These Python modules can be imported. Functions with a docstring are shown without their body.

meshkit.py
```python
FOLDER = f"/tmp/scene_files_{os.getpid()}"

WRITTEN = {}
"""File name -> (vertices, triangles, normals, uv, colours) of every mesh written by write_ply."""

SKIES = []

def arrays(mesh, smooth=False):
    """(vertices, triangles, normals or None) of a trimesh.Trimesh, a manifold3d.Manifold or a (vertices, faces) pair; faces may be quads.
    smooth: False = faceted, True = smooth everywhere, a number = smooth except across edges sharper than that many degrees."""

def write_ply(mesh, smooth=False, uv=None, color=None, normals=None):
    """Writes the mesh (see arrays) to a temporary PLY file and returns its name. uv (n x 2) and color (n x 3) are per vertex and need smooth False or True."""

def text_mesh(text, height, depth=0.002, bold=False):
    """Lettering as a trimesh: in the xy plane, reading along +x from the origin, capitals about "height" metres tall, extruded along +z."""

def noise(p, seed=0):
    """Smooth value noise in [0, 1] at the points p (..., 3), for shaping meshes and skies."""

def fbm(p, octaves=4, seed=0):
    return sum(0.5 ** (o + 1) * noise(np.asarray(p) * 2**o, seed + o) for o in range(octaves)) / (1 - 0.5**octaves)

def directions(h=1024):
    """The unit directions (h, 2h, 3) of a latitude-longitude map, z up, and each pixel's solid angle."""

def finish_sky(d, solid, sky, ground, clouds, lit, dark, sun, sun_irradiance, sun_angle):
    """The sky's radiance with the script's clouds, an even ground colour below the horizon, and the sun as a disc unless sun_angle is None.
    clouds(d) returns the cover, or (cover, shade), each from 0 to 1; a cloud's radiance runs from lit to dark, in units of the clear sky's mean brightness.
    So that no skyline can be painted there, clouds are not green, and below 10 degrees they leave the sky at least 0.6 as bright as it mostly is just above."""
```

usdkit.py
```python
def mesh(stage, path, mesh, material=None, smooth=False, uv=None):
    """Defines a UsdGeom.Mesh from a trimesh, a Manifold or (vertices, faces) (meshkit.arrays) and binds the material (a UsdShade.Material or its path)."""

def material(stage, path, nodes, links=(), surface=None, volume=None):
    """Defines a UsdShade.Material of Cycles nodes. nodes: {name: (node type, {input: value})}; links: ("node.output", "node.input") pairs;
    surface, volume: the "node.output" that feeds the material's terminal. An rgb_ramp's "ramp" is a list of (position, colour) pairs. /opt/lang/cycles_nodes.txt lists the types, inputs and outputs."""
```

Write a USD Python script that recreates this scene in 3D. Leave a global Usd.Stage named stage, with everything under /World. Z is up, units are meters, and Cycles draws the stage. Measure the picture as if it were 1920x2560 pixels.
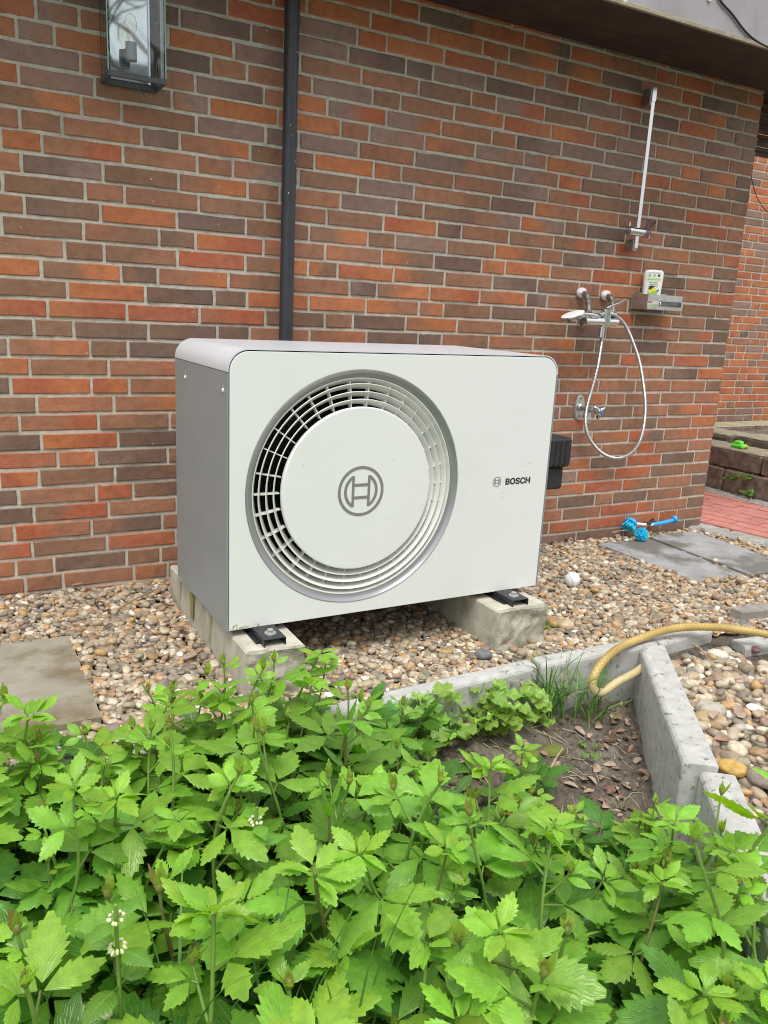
import math, random
import numpy as np, trimesh
import shapely.geometry as sg
from shapely import affinity
from shapely.ops import unary_union
from pxr import Usd, UsdGeom, UsdLux, UsdShade, Gf, Sdf, Vt
import usdkit, meshkit

stage = Usd.Stage.CreateInMemory()
UsdGeom.SetStageUpAxis(stage, 'Z')
UsdGeom.SetStageMetersPerUnit(stage, 1.0)
UsdGeom.Xform.Define(stage, '/World')
UsdGeom.Scope.Define(stage, '/World/Looks')
rng = np.random.default_rng(11)
random.seed(5)
PI = math.pi

# ------------------------------------------------------------------ camera, sky, sun, exposure
YAW, PITCH, ROLL, FPX = 0.512797, -0.244212, 0.050739, 2018.24
CAM = np.array([0.0, -2.91025, 0.95394])
_f = np.array([math.sin(YAW)*math.cos(PITCH), math.cos(YAW)*math.cos(PITCH), math.sin(PITCH)])
_r = np.array([math.cos(YAW), -math.sin(YAW), 0.0]); _u = np.cross(_r, _f)
RGT = math.cos(ROLL)*_r + math.sin(ROLL)*_u; UPV = -math.sin(ROLL)*_r + math.cos(ROLL)*_u
cam = UsdGeom.Camera.Define(stage, '/World/camera')
cam.CreateHorizontalApertureAttr(36.0); cam.CreateVerticalApertureAttr(48.0)
cam.CreateFocalLengthAttr(36.0*FPX/1920.0)
cam.CreateFStopAttr(0.0)
cam.AddTransformOp().Set(Gf.Matrix4d(*RGT, 0, *UPV, 0, *(-_f), 0, *CAM, 1))
EXPOSURE = 0.88
cam.CreateExposureAttr(EXPOSURE)
SUN_DIR = np.array([-0.45, -0.85, 1.8]); SUN_DIR /= np.linalg.norm(SUN_DIR)
ELEV, ROT = math.asin(SUN_DIR[2]), math.atan2(SUN_DIR[0], SUN_DIR[1])
# an overcast sky is about three times brighter overhead than at the horizon
usdkit.material(stage, '/World/Looks/overcast_sky', {
    'sky': ('sky_texture', {'sky_type': 'single_scattering', 'sun_disc': False, 'sun_elevation': ELEV, 'sun_rotation': ROT, 'air_density': 1.0, 'aerosol_density': 2.0}),
    'tc': ('texture_coordinate', {}),
    'no': ('noise_texture', {'scale': 2.2, 'detail': 5.0, 'roughness': 0.55}),
    'cl': ('rgb_ramp', {'ramp': [(0.25, (5.2, 5.25, 5.4)), (0.5, (6.7, 6.7, 6.75)), (0.8, (8.4, 8.35, 8.2))]}),
    'mx': ('mix_color', {'blend_type': 'mix', 'fac': 0.93, 'use_clamp': False}),
    'xyz': ('separate_xyz', {}), 'lum': ('map_range', {'from_min': 0.0, 'from_max': 1.0, 'to_min': 0.68, 'to_max': 1.42, 'clamp': True}), 'gr': ('mix_color', {'blend_type': 'multiply', 'fac': 1.0, 'use_clamp': False}),
    'bg': ('background_shader', {'strength': 0.1})},
    [('tc.generated', 'no.vector'), ('no.fac', 'cl.fac'), ('sky.color', 'mx.a'), ('cl.color', 'mx.b'), ('tc.generated', 'xyz.vector'), ('xyz.z', 'lum.value'), ('mx.result', 'gr.a'), ('lum.result', 'gr.b'), ('gr.result', 'bg.color')], surface='bg.background')
dome = UsdLux.DomeLight.Define(stage, '/World/sky')
UsdShade.MaterialBindingAPI.Apply(dome.GetPrim()).Bind(UsdShade.Material.Get(stage, '/World/Looks/overcast_sky'))
sun = UsdLux.DistantLight.Define(stage, '/World/sun')
sun.CreateNormalizeAttr(True) if hasattr(sun, 'CreateNormalizeAttr') else UsdLux.LightAPI(sun).CreateNormalizeAttr(True)
sun.CreateIntensityAttr(0.4); sun.CreateAngleAttr(24.0); sun.CreateColorAttr(Gf.Vec3f(1.0, 0.97, 0.92))
_z = SUN_DIR; _x = np.cross([0, 0, 1.0], _z); _x /= np.linalg.norm(_x); _y = np.cross(_z, _x)
sun.AddTransformOp().Set(Gf.Matrix4d(*_x, 0, *_y, 0, *_z, 0, 0, 0, 10, 1))

def project(p):
    p = np.atleast_2d(np.asarray(p, float)) - CAM
    zf = p @ _f
    return np.stack([960 + FPX*(p @ RGT)/zf, 1280 - FPX*(p @ UPV)/zf], 1)
def ray(x, y): return FPX*_f + (x-960)*RGT - (y-1280)*UPV
def at_z(x, y, z):
    d = ray(x, y); return CAM + d*(z-CAM[2])/d[2]
def at_y(x, y, Y):
    d = ray(x, y); return CAM + d*(Y-CAM[1])/d[1]
def at_x(x, y, X):
    d = ray(x, y); return CAM + d*(X-CAM[0])/d[0]

# ------------------------------------------------------------------ helpers
_used = {}
def fresh(parent, name):
    k = (parent, name); n = _used.get(k, 0); _used[k] = n+1
    return f'{parent}/{name}' if n == 0 else f'{parent}/{name}_{n:03d}'
def path_of(p): return '/World' if p is None else str(p.GetPath()) if hasattr(p, 'GetPath') else p
def tag(prim, label=None, cat=None, group=None, kind=None):
    p = prim.GetPrim() if hasattr(prim, 'GetPrim') else prim
    for k, v in (('label', label), ('category', cat), ('group', group), ('kind', kind)):
        if v: p.SetCustomDataByKey(k, v)
    return prim
def thing(name, label, cat, loc=(0, 0, 0), rotz=0.0, scale=1.0, group=None, kind=None):
    x = UsdGeom.Xform.Define(stage, fresh('/World', name))
    x.AddTranslateOp().Set(Gf.Vec3d(*map(float, loc))); x.AddRotateZOp().Set(math.degrees(rotz)); x.AddScaleOp().Set(Gf.Vec3f(scale, scale, scale))
    return tag(x.GetPrim(), label, cat, group, kind)
def copy_of(src, name, label, cat, loc, rotz=0.0, scale=1.0, group=None):
    x = thing(name, label, cat, loc, rotz, scale, group)
    x.GetReferences().AddInternalReference(src.GetPath()); x.SetInstanceable(True)
    return x
def obj(name, mesh, m, parent=None, smooth=False, uv=None, prim=None, label=None, cat=None, group=None, kind=None):
    g = usdkit.mesh(stage, fresh(path_of(parent), name), mesh, LOOK(m), smooth=smooth, uv=uv)
    if prim:
        for k, v in prim.items():
            UsdGeom.PrimvarsAPI(g).CreatePrimvar(k, Sdf.ValueTypeNames.Color3fArray, 'vertex').Set(Vt.Vec3fArray.FromNumpy(np.ascontiguousarray(v, np.float32)))
    return tag(g, label, cat, group, kind).GetPrim()
def LOOK(m): return UsdShade.Material.Get(stage, '/World/Looks/'+m)
def cat_(*ms): return trimesh.util.concatenate([m for m in ms if m is not None])
def M(v, f):
    v, f = np.asarray(v, float), np.asarray(f, int)
    if f.shape[1] == 4: f = np.vstack([f[:, [0, 1, 2]], f[:, [0, 2, 3]]])
    return trimesh.Trimesh(v, f, process=False)
def box(x0, y0, z0, x1, y1, z1, b=0.0):
    """axis-aligned box with chamfered edges of width b"""
    if b <= 0:
        m = trimesh.creation.box([x1-x0, y1-y0, z1-z0]); m.apply_translation([(x0+x1)/2, (y0+y1)/2, (z0+z1)/2]); return m
    pts = []
    for sx in (0, 1):
        for sy in (0, 1):
            for sz in (0, 1):
                X, Y, Z = (x0, x1)[sx], (y0, y1)[sy], (z0, z1)[sz]
                dx, dy, dz = (b, -b)[sx], (b, -b)[sy], (b, -b)[sz]
                pts += [(X, Y+dy, Z+dz), (X+dx, Y, Z+dz), (X+dx, Y+dy, Z)]
    return trimesh.convex.convex_hull(np.array(pts))
def grid_mesh(P):
    """P (n, m, 3) -> mesh of a grid"""
    n, m = P.shape[:2]; i, j = np.meshgrid(np.arange(n-1), np.arange(m-1), indexing='ij')
    q = np.stack([i*m+j, (i+1)*m+j, (i+1)*m+j+1, i*m+j+1], -1).reshape(-1, 4)
    return M(P.reshape(-1, 3), q)
def smooth_path(pts, n=60):
    from scipy.interpolate import CubicSpline
    p = np.asarray(pts, float); s = np.r_[0, np.cumsum(np.linalg.norm(np.diff(p, axis=0), axis=1))]
    return CubicSpline(s, p)(np.linspace(0, s[-1], n))
def tube(pts, r, sides=8, caps=True):
    p = np.asarray(pts, float); n = len(p); r = np.broadcast_to(np.asarray(r, float), (n,))
    t = np.gradient(p, axis=0); t /= np.linalg.norm(t, axis=1, keepdims=True)+1e-12
    a = np.zeros_like(p); ref = np.array([0, 0, 1.0]) if abs(t[0, 2]) < .9 else np.array([1.0, 0, 0])
    v = np.cross(t[0], ref); v /= np.linalg.norm(v)
    for i in range(n):
        v = v - t[i]*(v @ t[i]); v /= np.linalg.norm(v)+1e-12; a[i] = v
    b = np.cross(t, a); ang = np.arange(sides)*2*PI/sides
    V = p[:, None]+r[:, None, None]*(np.cos(ang)[None, :, None]*a[:, None]+np.sin(ang)[None, :, None]*b[:, None])
    i, j = np.meshgrid(np.arange(n-1), np.arange(sides), indexing='ij')
    q = np.stack([i*sides+j, (i+1)*sides+j, (i+1)*sides+(j+1) % sides, i*sides+(j+1) % sides], -1).reshape(-1, 4)[:, ::-1]
    V = V.reshape(-1, 3); F = [np.vstack([q[:, [0, 1, 2]], q[:, [0, 2, 3]]])]
    if caps:
        k = len(V); V = np.vstack([V, p[:1], p[-1:]])
        F.append(np.array([(k, (j+1) % sides, j) for j in range(sides)])[:, ::-1])
        o = (n-1)*sides; F.append(np.array([(k+1, o+j, o+(j+1) % sides) for j in range(sides)])[:, ::-1])
    return M(V, np.vstack(F))
def tube_uv(n, sides, length_over_circ):
    u = np.tile(np.arange(sides)/sides, n); v = np.repeat(np.linspace(0, length_over_circ, n), sides)
    return np.stack([u, v], 1)
def lathe(profile, seg=48, axis='z', closed=False):
    """profile [(r, h)] turned round z (or y)"""
    pr = np.asarray(profile, float); ang = np.arange(seg)*2*PI/seg
    P = np.stack([pr[:, 0, None]*np.cos(ang), pr[:, 0, None]*np.sin(ang), np.repeat(pr[:, 1, None], seg, 1)], -1)
    n = len(pr); V = P.reshape(-1, 3)
    rows = n if closed else n-1
    i, j = np.meshgrid(np.arange(rows), np.arange(seg), indexing='ij')
    q = np.stack([i*seg+j, i*seg+(j+1) % seg, ((i+1) % n)*seg+(j+1) % seg, ((i+1) % n)*seg+j], -1).reshape(-1, 4)
    m = M(V, q); m.merge_vertices()
    m.update_faces(m.nondegenerate_faces())
    if axis == 'y': m.apply_transform(trimesh.transformations.rotation_matrix(PI/2, [1, 0, 0]))
    return m
def cyl(p0, p1, r, seg=20, b=0.0):
    p0, p1 = np.asarray(p0, float), np.asarray(p1, float); L = np.linalg.norm(p1-p0)
    pr = [(0, 0), (r-b, 0), (r, b), (r, L-b), (r-b, L), (0, L)] if b > 0 else [(0, 0), (r, 0), (r, L), (0, L)]
    m = lathe(pr, seg); m.apply_transform(trimesh.geometry.align_vectors([0, 0, 1], (p1-p0)/L)); m.apply_translation(p0); return m
def extrude_y(poly, y0, y1):
    """a shapely polygon in (x, z) extruded from y0 to y1"""
    ms = [trimesh.creation.extrude_polygon(g, y1-y0, engine='earcut') for g in getattr(poly, 'geoms', [poly])]
    m = cat_(*ms); m.apply_transform(np.array([[1, 0, 0, 0], [0, 0, -1, y1], [0, 1, 0, 0], [0, 0, 0, 1.0]])); return m
def noise(p, s, seed=0): return meshkit.fbm(np.asarray(p)*s, 3, seed)-0.5
def roughen(m, amp, s, seed=0, edge=None):
    if edge: 
        v, f = trimesh.remesh.subdivide_to_size(m.vertices, m.faces, edge, max_iter=12); m = M(v, f); m.merge_vertices()
    n = m.vertex_normals; m.vertices = m.vertices+n*(noise(m.vertices, s, seed)*2*amp)[:, None]; return m

# ------------------------------------------------------------------ materials
def look(name, c1, c2=None, rough=0.6, metal=0.0, scale=20.0, detail=4.0, bump=0.0, bscale=120.0, spec=0.5, lo=0.35, hi=0.65, coat=0.0, c3=None, scale3=3.0, lo3=.55, hi3=.7, obj_space=False, trans=0.0, ior=1.5):
    nodes = {'p': ('principled_bsdf', {'roughness': rough, 'metallic': metal, 'specular_ior_level': spec, 'coat_weight': coat, 'transmission_weight': trans, 'ior': ior, 'base_color': c1}), 'g': ('texture_coordinate', {}) if obj_space else ('geometry', {})}
    src = 'g.object' if obj_space else 'g.position'
    links = []
    if c2 is not None:
        nodes['n'] = ('noise_texture', {'scale': scale, 'detail': detail, 'roughness': 0.6}); nodes['r'] = ('rgb_ramp', {'ramp': [(lo, c1), (hi, c2)]})
        links += [(src, 'n.vector'), ('n.fac', 'r.fac')]; last = 'r.color'
        if c3 is not None:
            nodes['n3'] = ('noise_texture', {'scale': scale3, 'detail': 5.0, 'roughness': 0.65}); nodes['r3'] = ('rgb_ramp', {'ramp': [(lo3, (0, 0, 0)), (hi3, (1, 1, 1))]}); nodes['m3'] = ('mix_color', {'b': c3})
            links += [(src, 'n3.vector'), ('n3.fac', 'r3.fac'), ('r3.color', 'm3.fac'), ('r.color', 'm3.a')]; last = 'm3.result'
        links.append((last, 'p.base_color'))
    if bump > 0:
        nodes['bn'] = ('noise_texture', {'scale': bscale, 'detail': 3.0}); nodes['b'] = ('bump', {'strength': bump, 'distance': 0.003})
        links += [(src, 'bn.vector'), ('bn.fac', 'b.height'), ('b.normal', 'p.normal')]
    return usdkit.material(stage, '/World/Looks/'+name, nodes, links, surface='p.BSDF')

# fired brick: its own colour per brick in the primvar bcol, fine mottling from noise
usdkit.material(stage, '/World/Looks/fired_brick', {
    'a': ('attribute', {'attribute': 'bcol'}), 'g': ('geometry', {}),
    'n1': ('noise_texture', {'scale': 30.0, 'detail': 3.0, 'roughness': 0.65}), 'r1': ('rgb_ramp', {'ramp': [(0.25, (0.72, 0.72, 0.74)), (0.55, (1, 1, 1)), (0.8, (1.13, 1.1, 1.08))]}),
    'm1': ('mix_color', {'blend_type': 'multiply', 'fac': 1.0, 'use_clamp': False}),
    'n2': ('noise_texture', {'scale': 420.0, 'detail': 2.0}), 'r2': ('rgb_ramp', {'ramp': [(0.2, (0.80, 0.80, 0.80)), (0.5, (1, 1, 1))]}),
    'm2': ('mix_color', {'blend_type': 'multiply', 'fac': 0.8}),
    'n3': ('noise_texture', {'scale': 75.0, 'detail': 2.0, 'roughness': 0.4}), 'r3': ('rgb_ramp', {'ramp': [(0.755, (0, 0, 0)), (0.775, (1, 1, 1))]}), 'm3': ('mix_color', {'b': (0.55, 0.52, 0.45)}),
    'n4': ('noise_texture', {'scale': 3.2, 'detail': 2.0, 'roughness': 0.6}), 'r4': ('rgb_ramp', {'ramp': [(0.5, (0, 0, 0)), (0.75, (0.22, 0.22, 0.22))]}), 'm4': ('mix_color', {'b': (0.26, 0.20, 0.165)}),
    'bn': ('noise_texture', {'scale': 160.0, 'detail': 2.0}), 'b': ('bump', {'strength': 0.4, 'distance': 0.0025}),
    'p': ('principled_bsdf', {'roughness': 0.62, 'specular_ior_level': 0.35})},
    [('g.position', 'n1.vector'), ('n1.fac', 'r1.fac'), ('a.color', 'm1.a'), ('r1.color', 'm1.b'), ('g.position', 'n2.vector'), ('n2.fac', 'r2.fac'), ('m1.result', 'm2.a'), ('r2.color', 'm2.b'),
     ('g.position', 'n3.vector'), ('n3.fac', 'r3.fac'), ('r3.color', 'm3.fac'), ('m2.result', 'm4.a'), ('g.position', 'n4.vector'), ('n4.fac', 'r4.fac'), ('r4.color', 'm4.fac'), ('m4.result', 'm3.a'), ('m3.result', 'p.base_color'),
     ('g.position', 'bn.vector'), ('bn.fac', 'b.height'), ('b.normal', 'p.normal')], surface='p.BSDF')
look('mortar', (0.41, 0.385, 0.325), (0.54, 0.51, 0.44), 0.9, scale=45, bump=0.5, bscale=220, c3=(0.33, 0.315, 0.265), scale3=6)
look('soffit_wood', (0.034, 0.016, 0.014), (0.066, 0.034, 0.028), 0.6, scale=9, bump=0.3, bscale=60)
look('fascia_metal', (0.27, 0.255, 0.27), (0.33, 0.31, 0.325), 0.45, scale=5, c3=(0.2, 0.19, 0.2), scale3=2.2, bump=0.05)
look('anthracite_pipe', (0.026, 0.029, 0.035), (0.034, 0.037, 0.043), 0.42, scale=14)
look('anthracite_frame', (0.052, 0.056, 0.064), (0.07, 0.074, 0.082), 0.5, scale=60)
look('silver_paint', (0.300, 0.345, 0.365), (0.322, 0.368, 0.388), 0.38, 0.35, scale=6)
look('silver_lid_lit', (0.64, 0.67, 0.72), (0.67, 0.70, 0.75), 0.28, 0.15, scale=6)  # casing silver made paler, sky reflection put into its base colour
look('silver_ring', (0.30, 0.305, 0.315), (0.33, 0.335, 0.345), 0.3, 0.5, scale=10)
look('white_panel', (0.69, 0.71, 0.70), (0.71, 0.73, 0.72), 0.42, scale=4, c3=(0.655, 0.67, 0.645), scale3=2.0)
look('grille_white', (0.74, 0.75, 0.72), (0.70, 0.71, 0.66), 0.4, scale=30, c3=(0.52, 0.54, 0.33), scale3=9.0, lo3=.66, hi3=.78)
look('emblem_grey', (0.20, 0.20, 0.195), rough=0.45)
look('print_black', (0.012, 0.012, 0.014), rough=0.4)
look('dark_inside', (0.006, 0.006, 0.007), rough=0.7)
look('gap_black', (0.02, 0.02, 0.025), rough=0.6)
look('black_steel', (0.010, 0.011, 0.013), (0.018, 0.018, 0.02), 0.4, scale=40)
look('zinc', (0.62, 0.63, 0.64), (0.5, 0.5, 0.5), 0.35, 0.85, scale=90)
look('foam_black', (0.012, 0.012, 0.014), (0.03, 0.03, 0.033), 0.75, scale=180, bump=1.0, bscale=260)
look('chrome', (0.66, 0.67, 0.68), rough=0.12, metal=1.0)
look('brushed_steel', (0.42, 0.42, 0.41), (0.55, 0.55, 0.53), 0.28, 0.9, scale=25)
look('steel_dark', (0.28, 0.27, 0.26), (0.4, 0.39, 0.37), 0.35, 0.85, scale=30)
look('old_brass', (0.12, 0.11, 0.10), (0.22, 0.21, 0.19), 0.5, 0.6, scale=120)
look('silicone_white', (0.72, 0.66, 0.72), rough=0.5)
look('plastic_white', (0.80, 0.80, 0.79), rough=0.35)
look('milky_plastic', (0.78, 0.78, 0.80), rough=0.3)
look('face_grey', (0.35, 0.35, 0.36), rough=0.5)
look('label_green', (0.26, 0.58, 0.10), rough=0.4)
look('label_pale_green', (0.52, 0.75, 0.32), rough=0.4)
look('label_yellow', (0.80, 0.70, 0.06), rough=0.4)
look('label_dark', (0.03, 0.035, 0.02), rough=0.4)
look('label_pink', (0.75, 0.20, 0.35), rough=0.4)
look('label_grey', (0.42, 0.44, 0.45), rough=0.4)
look('tap_blue', (0.05, 0.25, 0.55), rough=0.3)
look('cyan_bristle', (0.02, 0.56, 0.78), (0.01, 0.44, 0.66), 0.6, scale=60)
look('blue_plastic', (0.03, 0.33, 0.70), rough=0.35)
look('green_toy', (0.16, 0.75, 0.06), rough=0.4)
look('orange_toy', (0.75, 0.25, 0.08), rough=0.4)
look('cast_concrete', (0.36, 0.36, 0.345), (0.47, 0.47, 0.45), 0.88, scale=26, bump=0.5, bscale=170, c3=(0.20, 0.19, 0.165), scale3=38, lo3=.585, hi3=.66)
look('block_concrete', (0.40, 0.38, 0.31), (0.54, 0.52, 0.44), 0.9, scale=18, bump=0.6, bscale=130, c3=(0.25, 0.24, 0.17), scale3=6)
look('block_broken', (0.28, 0.26, 0.21), (0.42, 0.40, 0.33), 0.92, scale=30, bump=0.9, bscale=120, c3=(0.19, 0.18, 0.13), scale3=9)
look('slab_grey', (0.25, 0.255, 0.26), (0.34, 0.34, 0.345), 0.7, scale=9, bump=0.2, bscale=200, c3=(0.145, 0.138, 0.12), scale3=3.4, lo3=.5, hi3=.6)
look('slab_sand', (0.235, 0.215, 0.17), (0.33, 0.305, 0.25), 0.75, scale=7, bump=0.4, bscale=150, c3=(0.17, 0.135, 0.075), scale3=4.2, lo3=.48, hi3=.62)
look('bed_stone', (0.115, 0.088, 0.062), (0.23, 0.185, 0.14), 0.92, scale=22, bump=0.8, bscale=90, c3=(0.075, 0.058, 0.042), scale3=14)
look('stone_top', (0.25, 0.215, 0.145), (0.36, 0.32, 0.23), 0.92, scale=30, bump=0.6, bscale=160, c3=(0.2, 0.19, 0.09), scale3=9)
look('edge_stone', (0.24, 0.23, 0.21), (0.38, 0.37, 0.34), 0.85, scale=24, bump=0.5, bscale=120)
look('paver_red', (0.43, 0.165, 0.135), (0.52, 0.215, 0.18), 0.8, scale=16, bump=0.3, bscale=160, c3=(0.36, 0.15, 0.125), scale3=4)
look('paver_joint', (0.06, 0.045, 0.04), (0.11, 0.09, 0.08), 0.95, scale=60)
look('gravel_ground', (0.05, 0.042, 0.033), (0.12, 0.10, 0.08), 0.95, scale=60)
look('timber_grey', (0.20, 0.18, 0.155), (0.32, 0.30, 0.27), 0.85, scale=12, bump=0.5, bscale=70)
look('hose_pale', (0.50, 0.40, 0.20), (0.58, 0.48, 0.28), 0.45, scale=30)
look('dry_leaf', (0.18, 0.105, 0.062), (0.33, 0.215, 0.145), 0.7, scale=40, c3=(0.12, 0.065, 0.045), scale3=9, bump=0.4, bscale=140)
look('dry_leaf_pink', (0.29, 0.205, 0.145), (0.42, 0.32, 0.245), 0.7, scale=40, bump=0.4, bscale=140)
look('twig', (0.24, 0.17, 0.10), (0.42, 0.33, 0.22), 0.8, scale=60)
look('bark', (0.07, 0.055, 0.045), (0.13, 0.105, 0.085), 0.9, scale=25, bump=0.8, bscale=60)
look('house_render', (0.45, 0.43, 0.40), (0.5, 0.48, 0.45), 0.85, scale=3)
look('roof_tile', (0.06, 0.055, 0.055), (0.09, 0.085, 0.085), 0.7, scale=8)
look('reed_brown', (0.055, 0.03, 0.022), (0.11, 0.065, 0.05), 0.7, scale=40)
look('cable_black', (0.012, 0.012, 0.013), rough=0.5)
look('web', (0.3, 0.28, 0.25), rough=0.8)
look('flower_white', (0.66, 0.67, 0.44), (0.52, 0.57, 0.28), 0.5, scale=120)
look('bud_brown', (0.20, 0.15, 0.045), (0.12, 0.20, 0.035), 0.55, scale=110)
look('plant_stem', (0.12, 0.22, 0.035), (0.17, 0.27, 0.055), 0.5, scale=30)
look('stem_red', (0.15, 0.10, 0.045), (0.13, 0.18, 0.045), 0.5, scale=24)
look('grass_green', (0.06, 0.16, 0.022), (0.11, 0.25, 0.04), 0.45, scale=20)
look('grass_straw', (0.42, 0.36, 0.22), (0.5, 0.44, 0.28), 0.6, scale=20)
look('moss', (0.10, 0.13, 0.02), (0.17, 0.19, 0.035), 0.9, scale=90, bump=1.0, bscale=300)
look('water_drop', (1, 1, 1), rough=0.02, trans=1.0, ior=1.33)
look('pebble_plain', (0.5, 0.5, 0.5), rough=0.55)
usdkit.material(stage, '/World/Looks/pebble', {
    'a': ('attribute', {'attribute': 'bcol'}), 'tc': ('texture_coordinate', {}), 'g': ('geometry', {}),
    'n': ('noise_texture', {'scale': 55.0, 'detail': 3.0, 'roughness': 0.7}), 'r': ('rgb_ramp', {'ramp': [(0.25, (0.62, 0.60, 0.57)), (0.5, (1, 1, 1)), (0.75, (1.25, 1.22, 1.18))]}),
    'm': ('mix_color', {'blend_type': 'multiply', 'fac': 1.0, 'use_clamp': False}),
    'b': ('bump', {'strength': 0.25, 'distance': 0.002}), 'p': ('principled_bsdf', {'roughness': 0.58, 'specular_ior_level': 0.4})},
    [('g.position', 'n.vector'), ('n.fac', 'r.fac'), ('a.color', 'm.a'), ('r.color', 'm.b'), ('m.result', 'p.base_color'), ('n.fac', 'b.height'), ('b.normal', 'p.normal')], surface='p.BSDF')
# soil: dark humus, dry crumbs, moss patches
look('soil', (0.052, 0.041, 0.031), (0.15, 0.122, 0.093), 0.95, scale=45, detail=6, bump=1.0, bscale=160, c3=(0.22, 0.195, 0.155), scale3=5.0, lo3=.48, hi3=.72)
look('lawn', (0.085, 0.115, 0.055), (0.13, 0.16, 0.08), 0.95, scale=3)
look('soil_crumb', (0.075, 0.058, 0.043), (0.18, 0.145, 0.11), 0.95, scale=60, bump=0.8, bscale=200)
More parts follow.
